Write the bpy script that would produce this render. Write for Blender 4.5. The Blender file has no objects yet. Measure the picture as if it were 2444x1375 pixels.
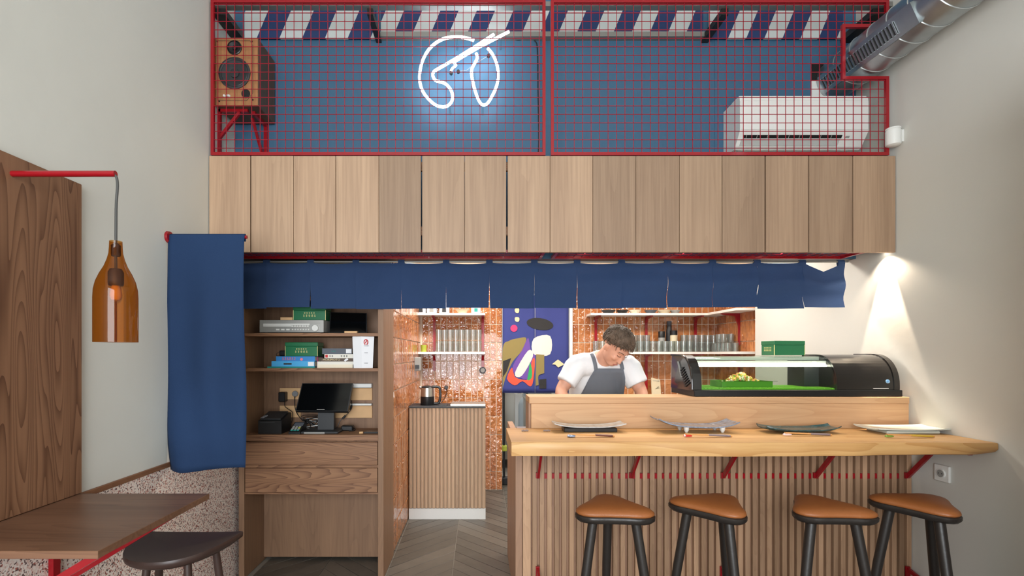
import bpy, bmesh, math, random
from mathutils import Vector, Matrix, Euler
from mathutils.bvhtree import BVHTree
random.seed(7)
scene = bpy.context.scene
col = scene.collection

# ------------------------------------------------------------------ camera, light, exposure
K, VX, HY, H = 1200.0, 1143.0, 845.0, 1.40        # focal length in px, vanishing point, eye height (m)
cam_d = bpy.data.cameras.new('camera'); cam = bpy.data.objects.new('camera', cam_d); col.objects.link(cam)
cam.location = (0, 0, H); cam.rotation_euler = (math.pi/2, 0, 0)
cam_d.sensor_width = 36; cam_d.lens = 36*K/2444; cam_d.clip_start = .05
cam_d.shift_x = (1222-VX)/2444; cam_d.shift_y = (HY-687.5)/2444
scene.camera = cam
scene.view_settings.view_transform = 'Standard'; scene.view_settings.look = 'None'
scene.view_settings.gamma = 1; scene.view_settings.exposure = 0.0
scene.view_settings.use_curve_mapping = False
w = bpy.data.worlds.new('world'); scene.world = w; w.use_nodes = True
w.node_tree.nodes['Background'].inputs[0].default_value = (.82, .9, 1, 1)
w.node_tree.nodes['Background'].inputs[1].default_value = .5

def area(name, loc, rot, sx, sy, power, color=(1, 1, 1)):
    l = bpy.data.lights.new(name, 'AREA'); l.shape = 'RECTANGLE'; l.size = sx; l.size_y = sy
    l.energy = power; l.color = color
    o = bpy.data.objects.new(name, l); col.objects.link(o); o.location = loc; o.rotation_euler = rot
    return o
R = math.radians
area('window_daylight', (-.2, -2.6, 1.75), (R(90), 0, 0), 2.6, 2.7, 245, (.93, .97, 1))
area('kitchen_ceiling_lamp', (1.2, 3.95, 2.50), (0, 0, 0), 1.8, .3, 46, (1, .93, .84))
area('kitchen_ceiling_lamp', (-.2, 4.2, 2.50), (0, 0, 0), 0.7, .3, 30, (1, .95, .88))
area('back_room_lamp', (.6, 6.4, 2.4), (0, 0, 0), .6, .6, 22, (1, .97, .92))

# ------------------------------------------------------------------ helpers
def Pt(px, py, d): return Vector(((px-VX)*d/K, d, H-(py-HY)*d/K))
def X(px, d): return (px-VX)*d/K
def Z(py, d): return H-(py-HY)*d/K
def lin(c):
    return tuple(v/12.92 if v <= .04045 else ((v+.055)/1.055)**2.4 for v in c)
def C(h):
    return lin(tuple(int(h[i:i+2], 16)/255 for i in (0, 2, 4))) + (1,)
MATS = {}
def newmat(name):
    m = bpy.data.materials.new(name); m.use_nodes = True; MATS[name] = m
    return m, m.node_tree.nodes, m.node_tree.links, m.node_tree.nodes['Principled BSDF']
def M(name, h, rough=.5, metal=0, bump=0, bs=60, var=0, vs=4, coat=0, emit=0, spec=.5):
    m, n, l, b = newmat(name)
    b.inputs['Base Color'].default_value = C(h); b.inputs['Roughness'].default_value = rough
    b.inputs['Metallic'].default_value = metal; b.inputs['Coat Weight'].default_value = coat
    b.inputs['Specular IOR Level'].default_value = spec
    tc = n.new('ShaderNodeTexCoord')
    if var:
        no = n.new('ShaderNodeTexNoise'); no.inputs['Scale'].default_value = vs; no.inputs['Detail'].default_value = 5
        l.new(tc.outputs['Object'], no.inputs['Vector'])
        hs = n.new('ShaderNodeHueSaturation'); hs.inputs['Color'].default_value = C(h)
        mr = n.new('ShaderNodeMapRange'); mr.inputs[1].default_value = .3; mr.inputs[2].default_value = .7
        mr.inputs[3].default_value = 1-var; mr.inputs[4].default_value = 1+var
        l.new(no.outputs['Fac'], mr.inputs[0]); l.new(mr.outputs[0], hs.inputs['Value']); l.new(hs.outputs[0], b.inputs['Base Color'])
    if bump:
        no = n.new('ShaderNodeTexNoise'); no.inputs['Scale'].default_value = bs; no.inputs['Detail'].default_value = 3
        l.new(tc.outputs['Object'], no.inputs['Vector'])
        bp = n.new('ShaderNodeBump'); bp.inputs['Strength'].default_value = bump; bp.inputs['Distance'].default_value = .01
        l.new(no.outputs['Fac'], bp.inputs['Height']); l.new(bp.outputs[0], b.inputs['Normal'])
    if emit:
        b.inputs['Emission Color'].default_value = C(h); b.inputs['Emission Strength'].default_value = emit
    return m
def wood(name, dark, light, axis='Z', fig=.5, scale=6., rough=.55, tone=.1, rings=9., fine=.5, st=.1):
    """procedural wood: long grain along axis, cathedral figure from sine of stretched noise"""
    m, n, l, b = newmat(name)
    tc = n.new('ShaderNodeTexCoord'); oi = n.new('ShaderNodeObjectInfo')
    vm = n.new('ShaderNodeVectorMath'); vm.operation = 'SCALE'; vm.inputs[0].default_value = (7, 13, 5)
    l.new(oi.outputs['Random'], vm.inputs['Scale'])
    ad = n.new('ShaderNodeVectorMath'); l.new(tc.outputs['Object'], ad.inputs[0]); l.new(vm.outputs[0], ad.inputs[1])
    def mapped(st):
        mp = n.new('ShaderNodeMapping'); s = [1, 1, 1]; s['XYZ'.index(axis)] = st
        mp.inputs['Scale'].default_value = s; l.new(ad.outputs[0], mp.inputs['Vector']); return mp
    na = n.new('ShaderNodeTexNoise'); na.inputs['Scale'].default_value = scale; na.inputs['Detail'].default_value = 1.5
    l.new(mapped(st).outputs[0], na.inputs['Vector'])
    mu = n.new('ShaderNodeMath'); mu.operation = 'MULTIPLY'; mu.inputs[1].default_value = rings*4.2; l.new(na.outputs['Fac'], mu.inputs[0])
    fr = n.new('ShaderNodeMath'); fr.operation = 'FRACT'; l.new(mu.outputs[0], fr.inputs[0])
    pw = n.new('ShaderNodeMath'); pw.operation = 'POWER'; pw.inputs[1].default_value = 2.6; l.new(fr.outputs[0], pw.inputs[0])
    ab = n.new('ShaderNodeMath'); ab.operation = 'MULTIPLY_ADD'; ab.inputs[1].default_value = -.75*fig; ab.inputs[2].default_value = .5+.25*fig; l.new(pw.outputs[0], ab.inputs[0])
    nb = n.new('ShaderNodeTexNoise'); nb.inputs['Scale'].default_value = 90; nb.inputs['Detail'].default_value = 4
    l.new(mapped(.03).outputs[0], nb.inputs['Vector'])
    nc = n.new('ShaderNodeTexNoise'); nc.inputs['Scale'].default_value = 9; nc.inputs['Detail'].default_value = 3
    l.new(mapped(.05).outputs[0], nc.inputs['Vector'])
    m1 = n.new('ShaderNodeMix'); m1.inputs[0].default_value = fine; l.new(ab.outputs[0], m1.inputs[2]); l.new(nb.outputs['Fac'], m1.inputs[3])
    m2 = n.new('ShaderNodeMix'); m2.inputs[0].default_value = .45; l.new(m1.outputs[0], m2.inputs[2]); l.new(nc.outputs['Fac'], m2.inputs[3])
    cr = n.new('ShaderNodeValToRGB'); cr.color_ramp.elements[0].position = .28; cr.color_ramp.elements[1].position = .72
    cr.color_ramp.elements[0].color = C(dark); cr.color_ramp.elements[1].color = C(light); l.new(m2.outputs[0], cr.inputs[0])
    hs = n.new('ShaderNodeHueSaturation'); mr = n.new('ShaderNodeMapRange'); mr.inputs[3].default_value = 1-tone; mr.inputs[4].default_value = 1+tone
    l.new(oi.outputs['Random'], mr.inputs[0]); l.new(mr.outputs[0], hs.inputs['Value']); l.new(cr.outputs[0], hs.inputs['Color'])
    l.new(hs.outputs[0], b.inputs['Base Color']); b.inputs['Roughness'].default_value = rough
    bp = n.new('ShaderNodeBump'); bp.inputs['Strength'].default_value = .12; bp.inputs['Distance'].default_value = .004
    l.new(m1.outputs[0], bp.inputs['Height']); l.new(bp.outputs[0], b.inputs['Normal'])
    return m
def clear(name, tint, gloss=.12, rough=.03, body=None, bodyf=.1, edge=.6):
    """thin glass: tinted transparency + Fresnel gloss (+ a little body colour)"""
    m, n, l, b = newmat(name); out = n['Material Output']; n.remove(b)
    tr = n.new('ShaderNodeBsdfTransparent'); tr.inputs[0].default_value = C(tint)
    gl = n.new('ShaderNodeBsdfGlossy'); gl.inputs['Roughness'].default_value = rough
    lw = n.new('ShaderNodeLayerWeight'); lw.inputs[0].default_value = .5
    fr = n.new('ShaderNodeMath'); fr.operation = 'POWER'; fr.inputs[1].default_value = 3.5; l.new(lw.outputs['Facing'], fr.inputs[0])
    ad = n.new('ShaderNodeMath'); ad.operation = 'MULTIPLY_ADD'; ad.use_clamp = True; ad.inputs[1].default_value = edge; ad.inputs[2].default_value = gloss; l.new(fr.outputs[0], ad.inputs[0])
    src = tr
    if body:
        df = n.new('ShaderNodeBsdfDiffuse'); df.inputs[0].default_value = C(body)
        mb = n.new('ShaderNodeMixShader'); mb.inputs[0].default_value = bodyf; l.new(tr.outputs[0], mb.inputs[1]); l.new(df.outputs[0], mb.inputs[2]); src = mb
    mx = n.new('ShaderNodeMixShader'); l.new(ad.outputs[0], mx.inputs[0]); l.new(src.outputs[0], mx.inputs[1]); l.new(gl.outputs[0], mx.inputs[2])
    l.new(mx.outputs[0], out.inputs[0]); return m

class MB:
    def __init__(s): s.v = []; s.f = []; s.sm = set()
    def add(s, vs, fs, smooth=False):
        o = len(s.v); s.v += [Vector(v) for v in vs]
        for f in fs:
            if smooth: s.sm.add(len(s.f))
            s.f.append([i+o for i in f])
        return s
    def box(s, x0, x1, y0, y1, z0, z1, bev=0):
        if bev <= 0:
            vs = [(x, y, z) for z in (z0, z1) for y in (y0, y1) for x in (x0, x1)]
            return s.add(vs, [(0, 2, 3, 1), (4, 5, 7, 6), (0, 1, 5, 4), (2, 6, 7, 3), (0, 4, 6, 2), (1, 3, 7, 5)])
        bm = bmesh.new(); bmesh.ops.create_cube(bm, size=1)
        for v in bm.verts: v.co = ((x0+x1)/2+v.co.x*(x1-x0), (y0+y1)/2+v.co.y*(y1-y0), (z0+z1)/2+v.co.z*(z1-z0))
        bmesh.ops.bevel(bm, geom=bm.edges[:], offset=bev, segments=2 if bev > .008 else 1, profile=.6, affect='EDGES')
        return s.bm(bm)
    def bm(s, bm, smooth=False):
        bm.verts.index_update(); s.add([v.co.copy() for v in bm.verts], [[v.index for v in f.verts] for f in bm.faces], smooth); bm.free(); return s
    def xf(s, mat, start=0):
        for i in range(start, len(s.v)): s.v[i] = mat @ s.v[i]
        return s
    def loft(s, rings, caps=True, smooth=True, closed=True):
        n = len(rings[0]); o = len(s.v); vs = [p for r in rings for p in r]; fs = []
        for i in range(len(rings)-1):
            for j in range(n if closed else n-1):
                a, b_ = i*n+j, i*n+(j+1) % n
                fs.append((a, b_, b_+n, a+n))
        s.add(vs, fs, smooth)
        if caps and closed:
            s.f.append([o+j for j in range(n)][::-1]); s.f.append([o+(len(rings)-1)*n+j for j in range(n)])
        return s
    def tube(s, pts, r, n=10, caps=True, closed=False, side=None):
        pts = [Vector(p) for p in pts]; m = len(pts); rs = r if isinstance(r, (list, tuple)) else [r]*m
        rings = []; ref = Vector(side) if side else None
        for i, p in enumerate(pts):
            t = (pts[min(i+1, m-1)]-pts[max(i-1, 0)]) if not closed else pts[(i+1) % m]-pts[i-1]
            t.normalize()
            if ref is None: ref = Vector((0, 0, 1)) if abs(t.z) < .9 else Vector((1, 0, 0))
            u = (ref-t*ref.dot(t)).normalized()
            if not side: ref = u
            v = t.cross(u); rr = rs[i]; ra, rb = rr if isinstance(rr, (tuple, list)) else (rr, rr)
            rings.append([p+u*ra*math.cos(2*math.pi*k/n)+v*rb*math.sin(2*math.pi*k/n) for k in range(n)])
        if closed: rings.append(rings[0]); caps = False
        return s.loft(rings, caps)
    def cyl(s, p, q, r0, r1=None, n=16): return s.tube([p, q], [r0, r0 if r1 is None else r1], n)
    def bar(s, p, q, w, h, up=(0, 0, 1)):
        p, q = Vector(p), Vector(q); t = (q-p).normalized(); up = Vector(up)
        if abs(t.dot(up)) > .95: up = Vector((0, 1, 0)) if abs(t.y) < .9 else Vector((1, 0, 0))
        u = t.cross(up).normalized(); v = u.cross(t)
        rr = [[c+u*a*w/2+v*b*h/2 for a, b in ((-1, -1), (1, -1), (1, 1), (-1, 1))] for c in (p, q)]
        return s.loft(rr, True, False)
    def lathe(s, prof, c=(0, 0, 0), n=20, caps=True):
        c = Vector(c)
        return s.loft([[c+Vector((r*math.cos(2*math.pi*k/n), r*math.sin(2*math.pi*k/n), z)) for k in range(n)] for r, z in prof], caps)
    def prism(s, poly, a, b, axis='Y', smooth=False):
        """poly 2D extruded from a to b along axis; coordinates (x,z) for Y, (y,z) for X, (x,y) for Z"""
        def mk(p, t): return {'Y': (p[0], t, p[1]), 'X': (t, p[0], p[1]), 'Z': (p[0], p[1], t)}[axis]
        s.loft([[Vector(mk(p, a)) for p in poly], [Vector(mk(p, b)) for p in poly]], True, False); return s
    def build(s, name, mat, parent=None, local=False, kind=None, sharp=35):
        me = bpy.data.meshes.new(name)
        if parent is not None and not local: org = Vector(parent.get('_org', (0, 0, 0)))
        elif parent is None and not local and s.v:
            xs = [v.x for v in s.v]; ys = [v.y for v in s.v]; zs = [v.z for v in s.v]
            org = Vector(((min(xs)+max(xs))/2, (min(ys)+max(ys))/2, min(zs)))
        else: org = Vector((0, 0, 0))
        me.from_pydata([v-org for v in s.v], [], s.f)
        bm = bmesh.new(); bm.from_mesh(me); bmesh.ops.recalc_face_normals(bm, faces=bm.faces[:]); bm.to_mesh(me); bm.free()
        for i in s.sm: me.polygons[i].use_smooth = True
        if s.sm: me.set_sharp_from_angle(angle=math.radians(sharp))
        me.materials.append(MATS[mat] if isinstance(mat, str) else mat)
        o = bpy.data.objects.new(name, me); col.objects.link(o)
        if parent is not None: o.parent = parent; o['_org'] = list(parent.get('_org', (0, 0, 0)))
        else: o.location = org; o['_org'] = list(org)
        if kind: o['kind'] = kind
        return o
def tag(o, label, cat, group=None):
    o['label'] = label; o['category'] = cat
    if group: o['group'] = group
    return o
def thing(name, loc, label, cat, group=None, kind=None):
    o = bpy.data.objects.new(name, None); col.objects.link(o); o.location = loc; o['_org'] = list(loc); o.empty_display_size = .05
    if kind: o['kind'] = kind
    return tag(o, label, cat, group)
def struct(name, mb, mat, label, cat='wall'):
    o = mb.build(name, mat); o['kind'] = 'structure'; return tag(o, label, cat)
def inst(name, me, loc, parent=None, rot=None):
    """another object on shared mesh data; loc in world space, parent unrotated"""
    o = bpy.data.objects.new(name, me); col.objects.link(o)
    if parent is not None: o.parent = parent; o.location = Vector(loc)-Vector(parent.get('_org', (0, 0, 0)))
    else: o.location = loc
    if rot: o.rotation_euler = rot
    return o
def copy_tree(o, parent=None):
    c = o.copy(); col.objects.link(c); c.parent = parent
    for ch in o.children: copy_tree(ch, c)
    return c
def spline(pts, n=6, closed=False):
    pts = [Vector(p) for p in pts]; m = len(pts); out = []
    for i in range(m if closed else m-1):
        g = (lambda k: pts[k % m]) if closed else (lambda k: pts[max(0, min(m-1, k))])
        a, b, c, d = g(i-1), g(i), g(i+1), g(i+2)
        for k in range(n):
            t = k/n
            out.append(.5*((2*b)+(c-a)*t+(2*a-5*b+4*c-d)*t*t+(3*b-a-3*c+d)*t**3))
    if not closed: out.append(pts[-1])
    return out
def baked(o):
    dg = bpy.context.evaluated_depsgraph_get(); me = bpy.data.meshes.new_from_object(o.evaluated_get(dg)); bpy.data.objects.remove(o); return me
def text(name, body, size, loc, rot, mat, parent, wx=1, thick=.0004, align='CENTER'):
    cu = bpy.data.curves.new(name, 'FONT'); cu.body = body; cu.size = size; cu.align_x = align; cu.align_y = 'CENTER'; cu.extrude = thick; cu.resolution_u = 2
    t = bpy.data.objects.new(name, cu); col.objects.link(t); me = baked(t); me.name = name
    me.materials.clear(); me.materials.append(MATS[mat])
    o = bpy.data.objects.new(name, me); col.objects.link(o); o.parent = parent
    o.location = Vector(loc)-Vector(parent.get('_org', (0, 0, 0))); o.rotation_euler = rot; o.scale = (wx, 1, 1)
    return o

# ------------------------------------------------------------------ materials
M('plaster_left', 'DADAD2', .9, bump=.10, bs=14, var=.015, vs=3)
M('plaster_right', 'D2D0C9', .9, bump=.08, bs=14, var=.015, vs=3)
M('blue_paint', '3A627F', .55, bump=.03, bs=40)
M('kitchen_white', 'C9C6BE', .8)
M('ceiling_paint', 'D8D6D0', .9)
M('grout', 'F0DDC8', .9)
M('floor_grout', '8C857A', .9)
M('red_steel', '960516', .34, coat=.25)
M('red_wire', '9A0C24', .4)
M('dark_steel', '1C1A1A', .5)
M('grey_steel', '8E8D88', .45, metal=.6)
M('galv', 'B4BABC', .36, metal=1, var=.12, vs=7, bump=.06, bs=9)
M('galv_seam', 'D2D6D6', .3, metal=.8)
M('stainless', 'B9B7AE', .3, metal=.9)
M('blue_cloth', '23395B', .85, bump=.15, bs=300, var=.05, vs=3, spec=.2)
M('noren_cloth', '2B3F62', .85, bump=.15, bs=300, var=.05, vs=3, spec=.2)
M('white_plastic', 'E8E8E4', .4)
M('grey_plastic', '9A9A96', .5); M('flap_grey', 'BDBFBC', .45)
M('black_plastic', '17181A', .4)
M('black_gloss', '1A1817', .2, coat=.4)
M('charcoal', '2C2E31', .5)
M('screen', '060708', .12)
M('shelf_white', 'EDE9E2', .5)
M('silver', 'A6A6A2', .35, metal=.5)
M('silver_light', 'DADAD6', .4)
M('tin_green', '1C6B44', .38, coat=.3)
M('tin_gold', 'D9CE8E', .5)
M('leather', '9A5C30', .42, bump=.12, bs=220, var=.06, vs=9)
M('black_wood', '2A2522', .38, bump=.06, bs=80)
M('dark_seat', '3C2B26', .38, var=.12, vs=6)
M('bottle_socket', '3A2E26', .5)
M('cord', '4A4A48', .7)
M('neon', 'F4F9FF', .3, emit=11)
M('led', 'FFF6E6', .3, emit=13)
M('bulb', 'E8C48A', .3)
M('paper', 'E9EAEE', .8)
M('paper_red', 'C8383A', .7); M('paper_grey', '8A8A90', .8)
M('gold_letters', 'D9C79A', .6)
M('blue_book', '2E7FC4', .5); M('lightblue_book', '46A5DC', .5); M('teal_book', '1E8F86', .5)
M('cream_book', 'EADFC8', .7); M('white_book', 'E6E2D8', .7); M('brown_book', '5A4A40', .6)
M('grey_book', '565C66', .6); M('magenta_book', '8A2050', .6); M('pink', 'E9798C', .6)
M('pale_wood', 'D8AE7E', .6, var=.08, vs=10)
M('skin', 'D69F86', .55, var=.03, vs=12)
M('hair', '57473A', .7, bump=.5, bs=90, var=.2, vs=40)
M('tshirt', 'E9EBEE', .9, bump=.12, bs=26)
M('apron', '6C717A', .85, bump=.2, bs=18)
M('trousers', '23262C', .85)
M('lips', 'B87066', .5); M('brow', '7A5844', .8); M('eye_dark', '5A4035', .4)
M('green_mat', '7FC23C', .5); M('green_tray', '5E9A33', .4)
M('salad_yellow', 'DCC65A', .6); M('salad_green', '6E9B33', .6); M('salad_orange', 'D99A5C', .6); M('salad_cream', 'EFE6CC', .6)
M('plate_silver', 'B6B9BA', .22, var=.2, vs=40, coat=.4); M('plate_black', '17181A', .35)
M('plate_blue', '7A879B', .2, var=.4, vs=55, coat=.5); M('plate_white', 'E8EAE8', .2, coat=.5)
M('plate_teal', '2F4E52', .2, var=.5, vs=60, coat=.5); M('plate_celadon', 'D3DAD3', .2, coat=.5)
M('rest_blue', '8C9FBE', .3, var=.4, vs=150); M('rest_red', 'D43A30', .3); M('rest_white', 'F0DAD4', .3); M('rest_green', '86A045', .3)
M('stick_brown', '6B3B2E', .5); M('stick_wood', 'D69B5A', .5); M('stick_grey', '87777A', .5); M('stick_yellow', 'C9A53A', .5)
M('emblem_blue', '9CC4E2', .4); M('rest_brown', '8B7A74', .6)  # the empty rests are an even grey-brown
M('yellow_green', 'A9B23C', .5)
M('banner_blue', '363F80', .85, var=.05, vs=5); M('olive', '8A7A48', .85); M('white_cloth', 'D5D2CC', .85)
M('purple_cloth', '6A4A9A', .85); M('vermilion', 'E9553F', .85); M('black_cloth', '2B2A2B', .85); M('green_cloth', '2F9E5C', .85)
M('cream_cloth', 'D8CBA0', .85); M('pinkred_cloth', 'C43A6C', .85)
M('beige_plastic', 'D2C4A6', .5); M('gas_white', 'B9C4C9', .4); M('kitchen_floor', 'B4AFA4', .6)
wood('oak_plank', '8C6F58', 'BE9F82', 'Z', fig=.35, scale=5, tone=.24, rings=4, fine=.6, st=.04)
wood('panel_wood', '553520', '8F684C', 'Z', fig=1., scale=7, tone=.02, rings=8, fine=.3, st=.075)
wood('table_wood', '5A3D2C', '85614A', 'X', fig=.6, scale=6, tone=.02, rings=6, fine=.45, rough=.4, st=.06)
wood('cabinet_wood', '6E513C', '977458', 'Z', fig=.4, scale=5, tone=.05, rings=5, fine=.55)
wood('cabinet_wood_x', '633F2A', '9E7453', 'X', fig=1., scale=8, tone=.05, rings=8, fine=.3, st=.08)
wood('slat_wood', '8C6B50', 'C29C7C', 'Z', fig=.4, scale=9, tone=.2, rings=5, fine=.5)
wood('slat_wood2', 'A5846A', 'D6B796', 'Z', fig=.35, scale=9, tone=.1, rings=5, fine=.5)
wood('slab_wood', 'B07A42', 'DDB277', 'X', fig=.7, scale=4, tone=.02, rings=5, fine=.45, rough=.42)
wood('step_wood', 'B5875F', 'D9B086', 'X', fig=.5, scale=4, tone=.03, rings=6, fine=.5)
wood('counter_side', '8E6C56', 'B58E72', 'Z', fig=.5, scale=5, tone=.03, rings=6)
wood('trim_wood', '6E4A33', '96694A', 'Y', fig=.4, scale=6, tone=.02)
wood('speaker_wood', '8A5A36', 'B07C50', 'Z', fig=.5, scale=8, tone=.02, rings=6)
wood('speaker_side', '4A382C', '66503F', 'Z', fig=.4, scale=8, tone=.02)
clear('glass', 'F4F7F6', .05); clear('tumbler', 'EEF2F0', .08, .05, edge=.8, body='D8DCDC', bodyf=.10)
clear('amber', 'DCA85E', .035, .03, body='7A3E0C', bodyf=.05, edge=.3)
clear('case_glass', 'EEF3EF', .02, .02, edge=.35)
# glazed tile: tone by object, wavy glaze
def tile_mat(name, c0, c1, rough, bump):
    m, n, l, b = newmat(name)
    oi = n.new('ShaderNodeObjectInfo'); tc = n.new('ShaderNodeTexCoord')
    ad = n.new('ShaderNodeVectorMath'); vm = n.new('ShaderNodeVectorMath'); vm.operation = 'SCALE'; vm.inputs[0].default_value = (17, 31, 11)
    l.new(oi.outputs['Random'], vm.inputs['Scale']); l.new(tc.outputs['Object'], ad.inputs[0]); l.new(vm.outputs[0], ad.inputs[1])
    no = n.new('ShaderNodeTexNoise'); no.inputs['Scale'].default_value = 14; no.inputs['Detail'].default_value = 3; l.new(ad.outputs[0], no.inputs['Vector'])
    mx = n.new('ShaderNodeMix'); mx.inputs[0].default_value = .5; l.new(oi.outputs['Random'], mx.inputs[2]); l.new(no.outputs['Fac'], mx.inputs[3])
    cr = n.new('ShaderNodeValToRGB'); cr.color_ramp.elements[0].color = C(c0); cr.color_ramp.elements[1].color = C(c1)
    cr.color_ramp.elements[0].position = .2; cr.color_ramp.elements[1].position = .8
    l.new(mx.outputs[0], cr.inputs[0]); l.new(cr.outputs[0], b.inputs['Base Color']); b.inputs['Roughness'].default_value = rough
    n2 = n.new('ShaderNodeTexNoise'); n2.inputs['Scale'].default_value = 26; n2.inputs['Detail'].default_value = 1; l.new(ad.outputs[0], n2.inputs['Vector'])
    bp = n.new('ShaderNodeBump'); bp.inputs['Strength'].default_value = bump; bp.inputs['Distance'].default_value = .02
    l.new(n2.outputs['Fac'], bp.inputs['Height']); l.new(bp.outputs[0], b.inputs['Normal'])
tile_mat('glazed_tile', 'A65F32', 'C98652', .06, .8)
b_ = MATS['glazed_tile'].node_tree.nodes['Principled BSDF']; b_.inputs['Specular IOR Level'].default_value = .8; b_.inputs['Coat Weight'].default_value = .7; b_.inputs['Coat Roughness'].default_value = .04
tile_mat('floor_tile', '4E4942', '665F56', .42, .05)
# terrazzo: voronoi chips
m, n, l, b = newmat('terrazzo'); tc = n.new('ShaderNodeTexCoord'); vo = n.new('ShaderNodeTexVoronoi'); vo.inputs['Scale'].default_value = 175
l.new(tc.outputs['Object'], vo.inputs['Vector']); sp = n.new('ShaderNodeSeparateColor'); l.new(vo.outputs['Color'], sp.inputs[0])
cr = n.new('ShaderNodeValToRGB'); cr.color_ramp.interpolation = 'CONSTANT'; e = cr.color_ramp.elements
e[0].position = 0; e[0].color = C('5E4A48'); e[1].position = .10; e[1].color = C('EBDAD0')
for p_, c_ in ((.45, 'F0E6DE'), (.74, 'DAB9AE'), (.87, 'A8665A'), (.94, '8A7672')):
    q = e.new(p_); q.color = C(c_)
l.new(sp.outputs[0], cr.inputs[0]); l.new(cr.outputs[0], b.inputs['Base Color']); b.inputs['Roughness'].default_value = .45
# striped boards: diagonal stripes in object space
def striped(name, per, off):
    m, n, l, b = newmat(name); tc = n.new('ShaderNodeTexCoord'); sx = n.new('ShaderNodeSeparateXYZ'); l.new(tc.outputs['Object'], sx.inputs[0])
    ma = n.new('ShaderNodeMath'); ma.operation = 'MULTIPLY_ADD'; ma.inputs[1].default_value = -.42; l.new(sx.outputs['Z'], ma.inputs[0]); l.new(sx.outputs['X'], ma.inputs[2])
    ao = n.new('ShaderNodeMath'); ao.inputs[1].default_value = off; l.new(ma.outputs[0], ao.inputs[0])
    dv = n.new('ShaderNodeMath'); dv.operation = 'DIVIDE'; dv.inputs[1].default_value = per; l.new(ao.outputs[0], dv.inputs[0])
    fr = n.new('ShaderNodeMath'); fr.operation = 'FLOORED_MODULO'; fr.inputs[1].default_value = 1; l.new(dv.outputs[0], fr.inputs[0])
    gt = n.new('ShaderNodeMath'); gt.operation = 'GREATER_THAN'; gt.inputs[1].default_value = .5; l.new(fr.outputs[0], gt.inputs[0])
    mx = n.new('ShaderNodeMix'); mx.data_type = 'RGBA'; mx.inputs[6].default_value = C('BFC5C4'); mx.inputs[7].default_value = C('16305F'); l.new(gt.outputs[0], mx.inputs[0])
    l.new(mx.outputs[2], b.inputs['Base Color']); b.inputs['Roughness'].default_value = .6
striped('striped_a', .284, .19); striped('striped_b', .2275, .124); striped('striped_c', .226, .074)

# ------------------------------------------------------------------ the setting
XL, XR = -1.538, 2.374
DB, DW = 2.857, 5.17                      # bulkhead face, kitchen back wall
XT = -.605                                # tiled side wall of the kitchen
struct('wall_left', MB().box(XL-.12, XL, -3.2, 3.6, 0, 4.3), 'plaster_left', 'off-white plastered wall behind the bottle lamp and blue flag')
struct('wall_right', MB().box(XR, XR+.12, -3.2, 4.32, 0, 4.3), 'plaster_right', 'off-white plastered wall at the end of the bar, washed by a spotlight')
struct('ceiling', MB().box(XL-.12, XR+.12, -3.2, 3.3, 4.3, 4.4), 'ceiling_paint', 'white ceiling high above the room', 'ceiling')
wb = struct('wall_back', MB().box(XL, XR, 3.170, 3.24, 2.0, 4.3), 'dark_steel', 'blue painted wall behind the red mesh and neon sign')
for xa_, xb_ in ((XL, X(904.5, 3.166)), (X(905.3, 3.166), X(1704.5, 3.166)), (X(1705.1, 3.166), XR)): MB().box(xa_, xb_, 3.166, 3.1695, 2.0, 4.3).build('wall_panel', 'blue_paint', wb)
struct('ceiling_kitchen', MB().box(XL, XR+.12, 3.24, 7.4, 2.6, 2.66), 'ceiling_paint', 'white kitchen ceiling behind the blue wall', 'ceiling')
# floor with chevron planks
fl = struct('floor', MB().box(XL-.12, XR+.12, -3.2, 7.4, -.08, -.005), 'floor_grout', 'brown-grey chevron tiled floor with pale joints', 'floor')
CW, PW = .42, .1; pitch = PW*math.sqrt(2)
planks = []
for sgn in (-1, 1):
    g = .0022
    x0, x1 = g, CW-g; ya, yb = g*1.4, pitch-g*1.4
    poly = [(x0, ya+sgn*x0), (x1, ya+sgn*x1), (x1, yb+sgn*x1), (x0, yb+sgn*x0)]
    top = [(p[0]+(.0015 if i in (0, 3) else -.0015), p[1]+(.0015 if i < 2 else -.0015)) for i, p in enumerate(poly)]
    mb = MB(); mb.loft([[Vector((p[0], p[1], -.006)) for p in poly], [Vector((p[0], p[1], -.0015)) for p in poly], [Vector((p[0], p[1], 0)) for p in top]], True, False)
    o = mb.build('floor_plank', 'floor_tile', local=True); planks.append(o.data); bpy.data.objects.remove(o)
x = -.17-4*CW; k = 0
while x < XR-.2:
    sg = k % 2
    y = 1.75
    while y < 5.75:
        if x > XL-.3 and (x+CW < XR+.25): inst('floor_plank', planks[sg], (x, y+(CW if sg == 0 else 0)-.3, 0), fl)
        y += pitch
    x += CW; k += 1
# tiled kitchen walls
TW, TH = .0634, .189
tm = MB(); tm.box(-TW/2+.0035, TW/2-.0035, -.006, .002, .0035, TH-.0035, .0022); o = tm.build('tile', 'glazed_tile', local=True); tile_me = o.data; bpy.data.objects.remove(o)
def tile_wall(w_, p0, ux, ncol, r0, r1, rz):
    for i in range(ncol):
        for r in range(r0, r1):
            p = Vector(p0)+Vector(ux)*(i+.5)*TW; p.z = r*TH+.004
            inst('tile', tile_me, p, w_, (random.uniform(-.014, .014), random.uniform(-.008, .008), rz+random.uniform(-.022, .022)))
DL, DR = X(1199, DW), X(1366, DW)         # doorway edges
w1 = struct('wall_kitchen_left', MB().box(XT-.1, DL-.003, DW, DW+.12, 0, 2.6), 'grout', 'orange glazed tile wall with pale joints behind the kettle')
tile_wall(w1, (DL, DW, 0), (-1, 0, 0), 13, 0, 11, 0)
w2 = struct('wall_kitchen_right', MB().box(DR+.003, XR+.25, DW, DW+.12, 0, 2.6), 'grout', 'orange glazed tile wall behind the cook and glass shelves')
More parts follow.
